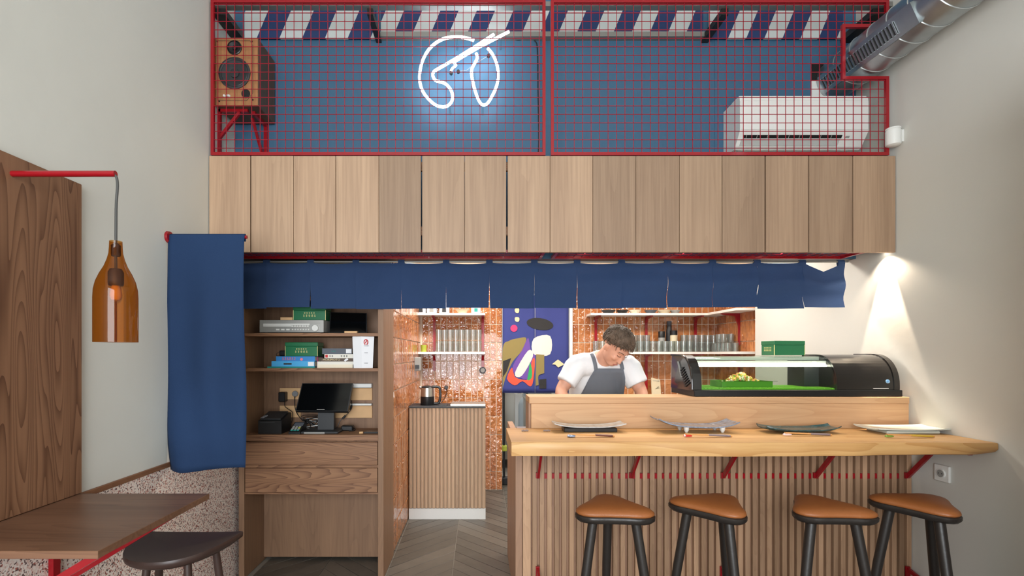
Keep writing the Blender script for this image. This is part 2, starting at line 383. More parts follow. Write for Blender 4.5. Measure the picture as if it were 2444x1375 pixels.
tile_wall(w2, (DR, DW, 0), (1, 0, 0), 24, 4, 11, 0)
w3 = struct('wall_kitchen_side', MB().box(XT-.1, XT-.006, 3.5, DW, 0, 2.6), 'grout', 'receding orange glazed tile wall beside the shelf cabinet')
tile_wall(w3, (XT, DW, 0), (0, -1, 0), 26, 0, 11, math.pi/2)
w4 = struct('wall_kitchen_end', MB().box(2.456, 2.55, 4.32, DW, 0, 2.6), 'grout', 'orange glazed tile wall at the right end of the glass shelf')
tile_wall(w4, (2.45, DW, 0), (0, -1, 0), 13, 4, 11, -math.pi/2)
struct('trim_1', MB().box(DR-.036, DR-.002, DW-.03, DW+.12, 0, 2.3, .003), 'shelf_white', 'white door jamb beside the printed blue curtain', 'trim')
struct('wall_lintel', MB().box(DL, DR, DW, DW+.12, 2.05, 2.6), 'kitchen_white', 'white wall above the kitchen doorway')
struct('wall_back_room', MB().box(-1.2, 2.6, 7.2, 7.3, 0, 2.6), 'kitchen_white', 'pale wall of the room beyond the kitchen')
struct('wall_cabinet_back', MB().box(XL, XT-.1, 3.52, 3.6, 0, 2.6), 'kitchen_white', 'white wall closing the space behind the wooden shelf cabinet')
struct('trim_2', MB().box(XL, XL+.012, .6, 3.5, .842, .865, .002), 'trim_wood', 'thin brown wooden rail capping the terrazzo', 'trim')
struct('wall_wainscot', MB().box(XL, XL+.008, .2, 3.5, 0, .842), 'terrazzo', 'speckled pink and grey terrazzo wainscot below the wooden rail')

# loft beams, striped boards
b = thing('loft_beam_frame', (0, 2.95, 3.36), 'dark steel beams running back under the striped loft boards', 'beam')
for xa, xb in ((XL+.003, XL+.075), (-.645, -.612), (1.40, 1.44), (XR-.1, XR-.003)):
    MB().box(xa, xb, 2.90, 3.166, 3.357, 3.394).build('beam', 'dark_steel', b)
MB().box(XL+.003, XR-.003, 2.88, 2.92, 3.394, 3.42).build('cross_beam', 'grey_steel', b)
for i, (xa, xb, zb, lab) in enumerate(((XL+.075, -.645, 3.374, 'blue and white striped board above the wooden speaker'),
                                  (-.612, 1.40, 3.405, 'longest blue and white striped board, above the white neon sign'),
                                  (1.44, XR-.1, 3.374, 'blue and white striped board beside the round metal duct'))):
    o = MB().box(xa, xb, 3.138, 3.156, zb, 3.56).build('striped_board', 'striped_'+'abc'[i]); tag(o, lab, 'board', 'striped loft boards')
MB_ = MB().box(-.612, 1.40, 3.12, 3.166, 3.372, 3.402); tag(MB_.build('steel_rail', 'grey_steel'), 'grey steel rail under the longest striped board', 'rail')

# ------------------------------------------------------------------ wooden bulkhead: sixteen planks on battens
bk = thing('wooden_bulkhead', (.4, DB, 1.98), 'row of wide upright oak planks hung below the red mesh', 'bulkhead')
edges = [497, 598, 700, 801, 904, 1006, 1109, 1210, 1313, 1415, 1518, 1622, 1724, 1827, 1931, 2036, 2140]
gaps = {598: 2.6, 801: 1.5, 1006: 3.2, 1210: 4, 1724: 1.5, 1827: 3.4, 1931: 2.6, 2036: 2.8}
for i in range(16):
    xa = X(edges[i]+gaps.get(edges[i], .9)/2, DB); xb = X(edges[i+1]-gaps.get(edges[i+1], .9)/2, DB)
    if i == 0: xa += .004
    if i == 15: xb -= .004
    z0, z1 = Z(602, DB), Z(372, DB); w_, h_ = xb-xa, z1-z0
    mb = MB(); mb.box(-w_/2, w_/2, 0, .02, 0, h_, .0012)
    o = mb.build('plank', 'oak_plank', bk, local=True); o.location = Vector(((xa+xb)/2, DB+random.uniform(0, .002), z0))-Vector(bk['_org'])
for zz in (2.08, 2.45): MB().box(XL+.004, XR-.004, DB+.022, DB+.042, zz, zz+.05).build('batten', 'cabinet_wood_x', bk)

# ------------------------------------------------------------------ red mesh panels
def mesh_panel(name, label, poly, org, to3, nrm_off, wires):
    t = thing(name, org, label, 'mesh screen', 'red mesh screens')
    n_ = len(poly)
    for i in range(n_):
        a, b_ = to3(*poly[i]), to3(*poly[(i+1) % n_]); e_ = (b_-a).normalized()*.0085
        MB().bar(a+e_, b_+e_, .017, .017).build('frame_bar', 'red_steel', t)
    mb = MB()
    for a, b_ in wires: mb.bar(to3(*a), to3(*b_), .0031, .0031)
    mb.build('wire_grid', 'red_wire', t, kind='stuff')
    return t
DM = 2.872
def grid(poly, holes, step):
    xs = [p[0] for p in poly]; zs = [p[1] for p in poly]; x0, x1, z0, z1 = min(xs), max(xs), min(zs), max(zs); out = []
    x = x0+step*.6
    while x < x1:
        zz = [z0, z1]
        for hx0, hx1, hz0, hz1 in holes:
            if hx0 < x < hx1: out.append(((x, hz1), (x, z1))); zz = [z0, hz0]
        out.append(((x, zz[0]), (x, zz[1]))); x += step
    z = z0+step*.7
    while z < z1:
        xx = x1
        for hx0, hx1, hz0, hz1 in holes:
            if hz0 < z < hz1: xx = hx0
        out.append(((x0, z), (xx, z))); z += step
    return out
f3 = lambda x, z: Vector((x, DM, z))
za, zb = Z(368, DM), Z(4, DM)
pl = [(X(508, DM), za), (X(1298, DM), za), (X(1298, DM), zb), (X(508, DM), zb)]
mesh_panel('wire_mesh_screen', 'red steel mesh panel in front of the speaker and neon sign', pl, (X(900, DM), DM, za), f3, None, grid(pl, [], .0483))
xr0, xr1, xn = X(1318, DM), X(2116, DM), X(2012, DM)
zn0, zn1 = Z(187, DM), Z(63, DM)
pl = [(xr0, za), (xr1, za), (xr1, zn0), (xn, zn0), (xn, zn1), (xr1, zn1), (xr1, zb), (xr0, zb)]
mesh_panel('wire_mesh_screen', 'notched red steel mesh panel in front of the air conditioner', pl, (X(1700, DM), DM, za), f3, None, grid(pl, [(xn, xr1+1, zn0, zn1)], .0483))
f4 = lambda x, y: Vector((x, y, 1.992))
for x0, x1, lab in ((-1.52, X(1298, 2.9), 'red mesh tray under the left half of the oak planks'), (X(1330, 2.9), 2.22, 'red mesh tray under the right half of the oak planks, near the spotlight')):
    pl = [(x0, 2.905), (x1, 2.905), (x1, 3.085), (x0, 3.085)]
    mesh_panel('mesh_tray', lab, pl, ((x0+x1)/2, 3, 1.984), f4, None, grid(pl, [], .0483))

# ------------------------------------------------------------------ neon sign
DN = 3.06
nz = lambda x, y, d=DN: Pt(960+x/4.166, 50+y/4.166, d)
neon = thing('neon_sign', Pt(1095, 262, DN), 'white neon line sign with looping bowl, leaf and crossed sticks on blue wall', 'neon sign')
A = [(712, 194), (620, 166), (530, 160), (430, 172), (340, 215), (260, 290), (205, 390), (177, 500), (176, 610), (205, 700), (260, 775), (330, 835), (400, 855), (455, 842), (492, 800), (500, 740), (480, 680), (430, 625), (375, 605), (330, 590), (305, 545), (312, 508), (350, 480)]
MB().tube(spline([nz(*p) for p in A], 5)+[nz(500, 395), nz(700, 272), nz(912, 134)], .0085, 10).build('neon_tube', 'neon', neon)
MB().tube([nz(505, 412, DN-.012), nz(760, 262, DN-.012), nz(1062, 106, DN-.012)], .0085, 10).build('neon_tube', 'neon', neon)
Bc = [(735, 322), (746, 365), (722, 420), (695, 470), (690, 530), (705, 620), (738, 735), (772, 808), (802, 836), (845, 822), (900, 735), (940, 640), (955, 540), (940, 430), (900, 335), (850, 272)]
MB().tube(spline([nz(*p) for p in Bc], 5), .0085, 10).build('neon_tube', 'neon', neon)
MB().tube(spline([nz(505, 412), nz(535, 440), nz(500, 470), nz(485, 498)], 4), .007, 8).build('neon_tube', 'neon', neon)
for p in ((485, 512), (557, 497), (858, 340)): MB().cyl(nz(p[0], p[1], DN-.01), Vector((nz(*p).x, DN+.012, nz(*p).z)), .009, .011, 10).build('electrode_cap', 'black_plastic', neon)
for p in ((540, 182), (235, 355), (470, 845), (715, 520), (965, 520), (800, 850), (985, 175), (480, 440)):
    MB().cyl(nz(p[0], p[1], DN-.004), Vector((nz(*p).x, 3.165, nz(*p).z)), .007, .007, 8).build('standoff', 'glass', neon)
MB().tube(spline([nz(1040, 165, 3.155), nz(1160, 190, 3.16), nz(1250, 168, 3.16), nz(1325, 205, 3.16), nz(1345, 300, 3.16), nz(1350, 700, 3.16), nz(1358, 1180, 3.16), nz(1350, 1330, 3.16)], 5), .0035, 6).build('cable', 'black_plastic', neon)
MB().tube(spline([nz(560, 500, 3.13), nz(640, 490, 3.15), nz(700, 440, 3.15), nz(800, 380, 3.15), nz(858, 345, 3.13)], 5), .0015, 5).build('lead_wire', 'grey_plastic', neon)

# ------------------------------------------------------------------ speaker on red bracket
d0 = 2.912; xa, xb, z0, z1 = X(512, d0)+.004, X(616, d0), Z(252, d0), Z(90, d0)
sp = thing('loudspeaker', ((xa+xb)/2, 3.03, z0), 'wooden bookshelf loudspeaker with black cones behind the red mesh', 'speaker')
MB().box(xa, xb, d0+.004, 3.15, z0, z1, .003).build('cabinet', 'speaker_side', sp)
MB().box(xa+.001, xb-.001, d0-.002, d0+.006, z0+.001, z1-.001, .001).build('front_baffle', 'speaker_wood', sp)
fx = lambda u, v: Vector((xa+(xb-xa)*u, d0-.003, z1-(z1-z0)*v))       # u,v across the front
pp = [(.06, .93), (.06, .05), (.82, .05), (.88, .12), (.88, .82), (.74, .93)]
def cone(u, v, r, lab, rim='charcoal'):
    c = fx(u, v); mb = MB()
    prof = [(r, 0), (r, .006), (r*.9, .008), (r*.84, .004), (r*.8, .006), (r*.3, -.0), (r*.28, .006), (.001, .009)]
    rings = [[c+Vector((q*math.cos(2*math.pi*k/24), -h, q*math.sin(2*math.pi*k/24))) for k in range(24)] for q, h in prof]
    mb.loft(rings).build(lab, rim, sp)
cone(.46, .155, .042, 'tweeter', 'black_plastic'); cone(.46, .53, .092, 'woofer', 'charcoal')
c = fx(.72, .83)
MB().cyl(c, c+Vector((0, -.003, 0)), .025, .025, 20).build('bass_port', 'black_plastic', sp)
for u in (.22, .29, .33): MB().cyl(fx(u, .86), fx(u, .86)+Vector((0, -.006, 0)), .008 if u != .29 else .005, .006, 10).build('control_knob', 'silver_light', sp)
for u, v in ((.06, .06), (.86, .06), (.1, .94), (.88, .92)): MB().cyl(fx(u, v), fx(u, v)+Vector((0, -.003, 0)), .005, .004, 8).build('screw', 'black_plastic', sp)
gr = MB()
for i in range(6):
    a, b_ = pp[i], pp[(i+1) % 6]; gr.bar(fx(*a)+Vector((0, .0006, 0)), fx(*b_)+Vector((0, .0006, 0)), .0025, .0025)
gr.build('grille_groove', 'speaker_side', sp)
br = thing('speaker_bracket', (-1.45, 3.0, z0-.2), 'red steel bracket carrying the wooden loudspeaker', 'bracket')
zt = z0-.008; zl = Z(366, 2.93)
MB().bar((XL+.011, 2.96, zl), (XL+.011, 2.96, zt+.008), .018, .018).build('upright', 'red_steel', br)
MB().bar((XL+.002, 2.96, zt), (XL+.18, 2.96, zt), .018, .016).build('arm', 'red_steel', br)
MB().bar((XL+.011, 2.96, zt-.16), (XL+.13, 2.96, zt-.008), .016, .016).build('brace', 'red_steel', br)
xx = X(634, 3.15)
MB().bar((xx, 3.155, zl-.05), (xx, 3.155, zt+.008), .022, .018).build('upright', 'red_steel', br)
MB().bar((xx, 3.16, zt), (xx, 2.98, zt), .018, .016).build('arm', 'red_steel', br)
MB().bar((xx-.01, 3.15, zt-.22), (xx-.03, 3.03, zt-.008), .014, .014).build('brace', 'red_steel', br)

# ------------------------------------------------------------------ air conditioner
d0 = 2.963; xa, xb = X(1766, d0), X(2073, d0)
ac = thing('air_conditioner', ((xa+xb)/2, 3.06, 2.63), 'white wall-mounted air conditioner with open flap behind the red mesh', 'air conditioner')
zt, zf, zb = Z(228, d0), Z(312, d0), 2.632
prof = [(3.163, zt-.004), (d0+.02, zt), (d0+.004, zt-.012), (d0, zt-.04), (d0, zf), (d0+.004, zf-.006), (d0+.055, zb+.012), (d0+.075, zb), (3.163, zb)]
MB().prism(prof, xa, xb, 'X').build('body', 'white_plastic', ac)
MB().box(xa+.004, xb-.004, d0-.006, d0+.001, zf+.004, zt-.03, .002).build('front_panel', 'white_plastic', ac)
un = lambda t, off=0: Vector((0, d0+.004+.051*t-off*.83, zf-.006+(zb+.012-zf+.006)*t-off*.55))
def strip(u0, u1, t0, t1, off, nm, mt):
    mb = MB(); a, b_ = un(t0, off), un(t1, off); a2, b2 = un(t0, -.004), un(t1, -.004)
    mb.loft([[Vector((x_, q.y, q.z)) for q in (a, b_, b2, a2)] for x_ in (xa+(xb-xa)*u0, xa+(xb-xa)*u1)], True, False); return mb.build(nm, mt, ac)
strip(.04, .81, .2, .42, .002, 'outlet_slot', 'black_plastic')
strip(.03, .8, .46, .92, .006, 'flap', 'flap_grey')
strip(.84, .87, .25, .4, .002, 'indicator', 'grey_plastic')
for k in range(9): strip(.06+k*.083, .064+k*.083, .22, .42, .004, 'vane', 'grey_plastic')
MB().box(xa+.03, xb-.06, d0+.085, 3.15, zb-.004, zb+.001).build('underside_plate', 'grey_plastic', ac)
MB().box(xa+.002, xb-.002, d0+.012, d0+.1, zt-.001, zt+.004, .001).build('intake_grille', 'white_plastic', ac)

# ------------------------------------------------------------------ round duct with slotted register
xc, zc, rd = XR-.135, 3.118, .122
du = thing('ventilation_duct', (xc, 2.2, zc-rd), 'round galvanised spiral duct running along the wall near the ceiling', 'duct')
MB().cyl((xc, 1.0, zc), (xc, 3.155, zc), rd, rd, 40).build('pipe', 'galv', du)
k = 0
y = 1.05
while y < 3.1:
    MB().tube([(xc+(rd+.001)*math.cos(a*math.pi/18), y+.03*math.sin(a*math.pi/18), zc+(rd+.001)*math.sin(a*math.pi/18)) for a in range(36)], .0028, 5, closed=True).build('seam', 'galv_seam', du); y += .13
ang = R(205); nx = Vector((math.cos(ang), 0, math.sin(ang))); tx = Vector((-math.sin(ang), 0, math.cos(ang)))
rc = Vector((xc, 0, zc))+nx*(rd-.006)
def reg(y0, y1, t0, t1, h0, h1, nm, mt, mb=None):
    m_ = mb or MB(); ps = []
    for yy in (y0, y1): ps.append([rc+tx*t+nx*h+Vector((0, yy, 0)) for t, h in ((t0, h0), (t1, h0), (t1, h1), (t0, h1))])
    m_.loft(ps, True, False); return m_ if mb else m_.build(nm, mt, du)
rg = reg(2.45, 3.12, -.055, .055, -.02, .012, 'register', 'galv')
reg(2.56, 3.10, -.032, .032, .0122, .0135, 'register_opening', 'dark_steel')
for k in range(25):
    o = reg(2.562+k*.0224, 2.570+k*.0224, -.034, .034, .0125, .017, 'louvre', 'galv')
dp = thing('duct_hole', (X(1950, 3.16), 3.16, 3.0), 'small square black service hole cut in the blue wall beside the duct', 'hole')
MB().box(X(1937, 3.16), X(1965, 3.16), 3.158, 3.165, Z(192, 3.16), Z(153, 3.16)).build('recess', 'black_plastic', dp)
MB().box(X(1937, 3.16), X(1972, 3.16), 3.157, 3.164, Z(235, 3.16), Z(193, 3.16)).build('cover_plate', 'white_plastic', dp)

# white sensor on right wall, socket
p = Vector((XR, 1200*XR/1000., 0)); d_ = 2.836
sn = thing('wall_sensor', (XR-.03, d_, Z(350, d_)), 'white cylindrical sensor on the wall beside the oak planks', 'sensor')
zz0, zz1 = Z(349, d_), Z(306, d_)
MB().lathe([(.026, 0), (.036, .006), (.037, .012), (.037, zz1-zz0-.018), (.034, zz1-zz0-.016), (.034, zz1-zz0-.012), (.037, zz1-zz0-.01), (.036, zz1-zz0-.002), (.02, zz1-zz0)], (XR-.037, d_, zz0), 24).build('body', 'white_plastic', sn)
MB().box(XR-.012, XR-.0005, d_-.03, d_+.03, zz0+.015, zz1-.02).build('mount', 'white_plastic', sn)
d_ = 2.566; zc_ = Z(1130, d_)
so = thing('wall_socket', (XR-.01, d_, zc_-.042), 'white wall socket under the bar slab, right of the slats', 'socket')
MB().box(XR-.014, XR-.0005, d_-.042, d_+.042, zc_-.042, zc_+.042, .003).build('face_plate', 'white_plastic', so)
cyx = lambda x0, x1, r, y_, z_, r1=None: MB().cyl((x0, y_, z_), (x1, y_, z_), r, r1, 24)
cyx(XR-.013, XR-.020, .024, d_, zc_, .023).build('socket_ring', 'white_plastic', so)
cyx(XR-.0195, XR-.0206, .019, d_, zc_).build('socket_well', 'grey_plastic', so)
for s_ in (-1, 1): cyx(XR-.0205, XR-.0212, .0025, d_+s_*.009, zc_).build('pin_hole', 'black_plastic', so)

# ------------------------------------------------------------------ spotlight washing the right wall
sl = thing('wall_spotlight', (2.344, 2.925, 2.0), 'small white spotlight under the oak planks aimed down the wall', 'spotlight')
MB().lathe([(.024, 0), (.027, .002), (.027, .07), (.02, .085)], (2.344, 2.925, 2.0), 20, True).build('lamp_housing', 'white_plastic', sl)
MB().lathe([(.020, -.001), (.020, .002)], (2.344, 2.925, 2.0), 20).build('lamp_face', 'led', sl)
MB().bar((2.344, 2.925, 2.08), (2.344, 2.925, 2.11), .02, .02).build('mount', 'white_plastic', sl)
MB().bar((2.335, 2.86+.045, 2.105), (2.335, 3.16, 2.105), .02, .02).build('arm', 'grey_plastic', sl)
def spot(loc, tgt, size, blend, power, color, r=.01):
    l_ = bpy.data.lights.new('spot_beam', 'SPOT'); l_.energy = power; l_.color = color; l_.spot_size = R(size); l_.spot_blend = blend; l_.shadow_soft_size = r
    o = bpy.data.objects.new('spot_beam', l_); col.objects.link(o); o.location = loc
    o.rotation_euler = (Vector(tgt)-Vector(loc)).to_track_quat('-Z', 'Y').to_euler(); return o
spot((2.344, 2.925, 1.994), (2.352, 2.915, 1.0), 42, .2, 105, (1, .82, .62), .012)
spot((2.325, 2.925, 1.993), (2.26, 2.80, 1.0), 125, .5, 9, (1, .82, .64), .012)

for xs_, lab in ((.62, 'unseen white downlight added above the free end of the bar, hidden behind the oak planks'), (1.2, 'unseen white downlight added above the middle of the bar, hidden behind the oak planks'), (1.78, 'unseen white downlight added above the display case, hidden behind the oak planks')):  # unseen downlights, added for the warm light on the bar
    dl_ = thing('added_downlight', (xs_, 2.955, 2.03), lab, 'spotlight', 'added downlights over the bar')
    MB().lathe([(.024, 0), (.027, .002), (.027, .07), (.02, .085)], (xs_, 2.955, 2.03), 20, True).build('lamp_housing', 'white_plastic', dl_)
    MB().lathe([(.020, -.001), (.020, .002)], (xs_, 2.955, 2.03), 20).build('lamp_face', 'led', dl_)
    MB().bar((xs_, 2.955, 2.112), (xs_, DB+.043, 2.112), .02, .016).build('mount', 'grey_plastic', dl_)
    spot((xs_, 2.955, 2.024), (xs_, 2.72, 1.0), 75, .5, 22, (1, .82, .62), .015)

# ------------------------------------------------------------------ long noren above the bar
DNo = 3.112
nr = thing('noren_curtain', (.4, DNo, Z(736, DNo)), 'long dark blue split curtain hung under the red mesh trays', 'curtain')
zr = Z(625, DNo)
MB().cyl((XL+.004, DNo, zr), (2.285, DNo, zr), .006, .006, 12).build('rod', 'grey_steel', nr)
xs = [560, 637, 742, 850, 958, 1065, 1168, 1275, 1377, 1483, 1592, 1700, 1806, 1914, 2014]
for i in range(14):
    xa, xb = X(xs[i], DNo), X(xs[i+1], DNo); ztop = Z(628, DNo); zbo = Z(733 + random.uniform(0, 5), DNo)
    NU, NV = 14, 12; ph = random.uniform(0, 6); rows = []
    lean = random.uniform(-.004, .004)
    for v in range(NV+1):
        tv = v/NV; row = []
        for u in range(NU+1):
            tu = u/NU; slit = max(0, tv-.45)/.55
            x_ = xa+(xb-xa)*tu; e0 = (1-2*tu)
            x_ += slit*.0022*e0*(2 if xs[i+1] in (1168, 1377) and tu > .5 or xs[i] in (1168, 1377) and tu < .5 else .4) + lean*tv*.3
            sag = math.sin(math.pi*tu)*(.003+.004*((i*7) % 3)*.5)*(1-tv)**2
            if i == 13: sag = max(0, min(tu, 1-tu)*2)*.055*(1-tv)**1.5
            kk = .25 if i < 6 else min(1, .4+.1*(i-6))
            bow = kk*.014*math.sin(tv*9.5+.5+.5*math.sin(tu*2.2+ph))*min(1, tv*3)*(1-.5*max(0, tv-.7)/.3)+.006*math.sin(tu*4.4+ph+tv*2)*tv+.007*slit*abs(e0)**2*math.sin(ph*2)-.006*math.exp(-((1-abs(e0))/.22)**2)*(1-tv)**2+.004*math.sin(tu*9+tv*5+ph)*(1-tv)*min(1, tv*4)
            row.append(Vector((x_, DNo-.006+bow, ztop-sag-(ztop-zbo)*tv+.0*tu)))
        rows.append(row)
    back = [[p+Vector((0, .0016, 0)) for p in r_] for r_ in rows]
    mb = MB(); W = NU+1; o = len(mb.v)
    vs = [p for r_ in rows for p in r_]+[p for r_ in back for p in r_]; N = len(vs)//2; fs = []
    for v in range(NV):
        for u in range(NU):
            a = v*W+u; fs.append((a, a+1, a+1+W, a+W)); fs.append((N+a, N+a+W, N+a+1+W, N+a+1))
    for u in range(NU):
        for a in (u, NV*W+u): fs.append((a, a+1, N+a+1, N+a))
    for v in range(NV):
        for a in (v*W, v*W+NU): fs.append((a, a+W, N+a+W, N+a))
    mb.add(vs, fs, True); mb.build('cloth_panel', 'noren_cloth', nr)
for i in range(15):
    xm = X(xs[i], DNo) - (.02 if i == 14 else 0) + (.02 if i == 0 else 0)
    MB().loft([[Vector((xm+sx_*.02, DNo+yy, zz)) for yy, zz in ((-.0075, ztop-.02), (-.0105, zr), (-.006, zr+.011), (.006, zr+.011), (.0105, zr), (.004, ztop-.02))] for sx_ in (-1, 1)], True, False).build('hanging_tab', 'noren_cloth', nr)

# ------------------------------------------------------------------ blue flag on red rod
DF = 2.484
fg = thing('blue_flag', (X(495, DF), DF, Z(1120, DF)), 'tall plain blue cloth flag on a red wall rod beside the shelf cabinet', 'flag')
MB().cyl((XL+.002, DF, Z(566, DF)), (X(590, DF), DF, Z(566, DF)), .0085, .0085, 14).build('rod', 'red_steel', fg)
MB().cyl((XL+.001, DF, Z(566, DF)), (XL+.014, DF, Z(566, DF)), .029, .027, 24).build('wall_disc', 'red_steel', fg)
NU, NV = 20, 40; rows = []
for v in range(NV+1):
    tv = v/NV; py = 562+(1120-562)*tv; row = []
    le = 405-9*math.sin(min(1, tv/.85)*math.pi*.55)+(max(0, tv-.8)/.2)**1.5*12
    re = 586-7*tv
    for u in range(NU+1):
        tu = u/NU; px = le+(re-le)*tu
        y_ = DF-.0125+(.034*math.sin(tu*5.2+tv*2.6+.4)+.014*math.sin(tu*10.5-tv*3.5))*min(1, tv*1.6)
        if tv < .02: y_ = DF-.0095
        row.append(Vector((X(px, DF), y_, Z(py+(tv > .98)*3*math.sin(tu*6), DF))))
    rows.append(row)
rows = [[p+Vector((0, .02, 0)) for p in rows[1]], [p+Vector((0, .0165, .0)) for p in rows[0]], [p+Vector((0, .0095, .0085)) for p in rows[0]]]+rows
back = [[p+Vector((0, .0018, 0)) for p in r_] for r_ in rows]
mb = MB(); W = NU+1; NVV = len(rows)-1; vs = [p for r_ in rows for p in r_]; fs = []
for v in range(NVV):
    for u in range(NU): a = v*W+u; fs.append((a, a+1, a+1+W, a+W))
mb.add(vs, fs, True); o = mb.build('cloth', 'blue_cloth', fg); sm = o.modifiers.new('thickness', 'SOLIDIFY'); sm.thickness = .0016

# ------------------------------------------------------------------ left: wood panel, lamp, table, stool
XP = -1.516
ZT = .868                                   # table top height
tag(MB().box(XL+.009, XP, .75, 1.92, ZT+.002, 2.047, .0015).build('wood_wall_panel', 'panel_wood'), 'tall dark-stained wooden panel with bold grain on the wall above the table', 'wall panel')
DLm = 1.634
lp = thing('bottle_lamp', (X(276, DLm), DLm, Z(817, DLm)), 'hanging lamp made of a cut amber bottle on a red arm', 'lamp')
za_ = Z(415, DLm); xe = X(276, DLm); xbt = X(276.5, DLm)
MB().cyl((XP, DLm, za_), (xe, DLm, za_), .0098, .0098, 16).build('arm', 'red_steel', lp)
MB().tube(spline([(xe-.004, DLm, za_-.004), (xe+.003, DLm, za_-.012), (xe+.006, DLm, za_-.04), (xe+.002, DLm, za_-.1), (xe+.001, DLm, Z(545, DLm)), (xbt, DLm, Z(580, DLm)), (xbt, DLm, Z(650, DLm))], 5), .0042, 8).build('cord', 'cord', lp)
bp_ = [(13, 576), (13.5, 590), (14.5, 605), (18, 620), (24, 637), (33, 655), (40, 673), (44, 692), (45, 712), (45, 760), (45, 817)]
sc = DLm/K; z0 = Z(817, DLm)
prof = [(r*sc, Z(py, DLm)-z0) for r, py in bp_]; inner = [((r-1.8)*sc, z) for (r, z) in reversed(prof)]
MB().lathe(prof+inner, (xbt, DLm, z0), 40, False).build('bottle_shade', 'amber', lp)
MB().lathe([(9*sc, 0), (10*sc, 4*sc), (10*sc, 26*sc), (4*sc, 32*sc)], (xbt, DLm, Z(612, DLm)), 16).build('neck_plug', 'bottle_socket', lp)
MB().lathe([(15*sc, 0), (16*sc, 6*sc), (16*sc, 32*sc), (12*sc, 40*sc), (3*sc, 42*sc)], (xbt, DLm, Z(682, DLm)), 20).build('lamp_socket', 'bottle_socket', lp)
MB().lathe([(1*sc, -38*sc), (9*sc, -34*sc), (13*sc, -24*sc), (11*sc, -10*sc), (8*sc, 1*sc)], (xbt, DLm, Z(682, DLm)), 18).build('bulb', 'bulb', lp)

tb = thing('wall_table', (-1.27, 1.64, ZT-.022), 'dark-stained wooden table top fixed to the wall below the wood panel', 'table')
MB().box(XP-.012, -1.028, 1.356, 1.918, ZT-.0215, ZT, .0012).build('table_top', 'table_wood', tb)
for yb in (1.44, 1.80):
    MB().bar((XL+.0185, yb, ZT-.0215), (XL+.0185, yb, .50), .03, .018, (1, 0, 0)).build('bracket_upright', 'red_steel', tb)
    MB().bar((-1.52, yb, ZT-.03), (-1.06, yb, ZT-.03), .03, .016).build('bracket_arm', 'red_steel', tb)
    MB().bar((XL+.02, yb, .565), (-1.075, yb, ZT-.034), .03, .02).build('bracket_brace', 'red_steel', tb)
d_ = 1.78; zc_ = .735
so = thing('wainscot_socket', (XL+.01, d_, zc_-.04), 'white socket on the terrazzo under the wall table', 'socket')
MB().box(XL+.0085, XL+.024, d_-.04, d_+.04, zc_-.04, zc_+.04, .003).build('face_plate', 'white_plastic', so)
MB().cyl((XL+.023, d_, zc_), (XL+.028, d_, zc_), .022, .022, 20).build('socket_ring', 'grey_plastic', so)

# dark half-round stool
st = thing('half_round_stool', (-1.17, 1.95, 0), 'dark brown half-round wooden stool pushed up to the wall table', 'stool')
ZS = .66
def dshape(r_, sc_=1.):
    pts = []
    for k in range(17):
        a = -math.pi*k/16; pts.append(Vector((.205*sc_*math.copysign(abs(math.cos(a))**.82, math.cos(a)), .03+.27*sc_*math.sin(a))))
    return pts
mb = MB(); rings = []
for s_, dz in ((.0, -.034), (.9, -.034), (.99, -.022), (1., -.008), (.985, 0), (.9, -.003), (.6, -.010), (.2, -.014), (0, -.0145)):
    ring = []
    for k in range(32):
        if k <= 20: a = -math.pi*k/20; q = Vector((.2*math.copysign(abs(math.cos(a))**.8, math.cos(a)), .12+.29*math.sin(a)))
        else: t = (k-20)/12; q = Vector((-.2+.4*t, .12+.022*math.sin(math.pi*t)))
        c = Vector((0, 0)); q = c+(q-c)*s_
        edge = 0.012*(abs(q.x)/.2)**2
        ring.append(Vector((-1.17+q.x, 1.95+q.y, ZS+dz+edge)))
    rings.append(ring)
mb.loft(rings, True).build('seat', 'dark_seat', st, sharp=60)
for dx, dy in ((-.11, .07), (.11, .07), (-.075, -.06), (.075, -.06)):
    MB().tube([(-1.17+dx, 1.95+dy, ZS-.03), (-1.17+dx*1.2, 1.95+dy*1.25, .4), (-1.17+dx*1.5, 1.95+dy*1.7, 0)], [.0135, .0165, .011], 14).build('leg', 'dark_seat', st)

# ------------------------------------------------------------------ shelf cabinet
DC, DCB = 3.133, 3.42
cb = thing('shelf_cabinet', (-1.045, 3.3, 0), 'brown wooden shelf cabinet with two drawers and open foot', 'cabinet')
xo0, xi0, xi1, xo1 = -1.497, -1.462, -.629, -.594
MB().box(xo0, xi0, DC, 3.5, 0, 1.76, .001).build('side_panel', 'cabinet_wood', cb)
MB().box(xi1, xo1, DC, 3.5, 0, 1.76, .001).build('side_panel', 'cabinet_wood', cb)
MB().box(xi0, xi1, DCB, DCB+.02, .02, 1.76).build('back_panel', 'cabinet_wood', cb)
MB().box(xi0, xi1, DC, DCB, 1.735, 1.76).build('top_panel', 'cabinet_wood_x', cb)
ZSh1, ZSh2, ZD = Z(795, DC), Z(879, DC), Z(1038, DC)
MB().box(xi0, xi1, DC+.004, DCB, ZSh1-.020, ZSh1, .001).build('shelf', 'cabinet_wood_x', cb)
MB().box(xi0, xi1, DC+.004, DCB, ZSh2-.020, ZSh2, .001).build('shelf', 'cabinet_wood_x', cb)
MB().box(xi0, xi1, DC, DCB, ZD-.036, ZD, .001).build('desk_top', 'cabinet_wood_x', cb)
for y0_, y1_ in ((1056, 1110), (1118, 1175)):
    MB().box(xi0+.004, xi1-.004, DC+.002, DC+.022, Z(y1_, DC), Z(y0_, DC), .001).build('drawer', 'cabinet_wood_x', cb)
MB().box(xi0, xi1, DC+.006, DC+.03, Z(1117, DC), Z(1111, DC)).build('drawer_rail', 'cabinet_wood_x', cb)
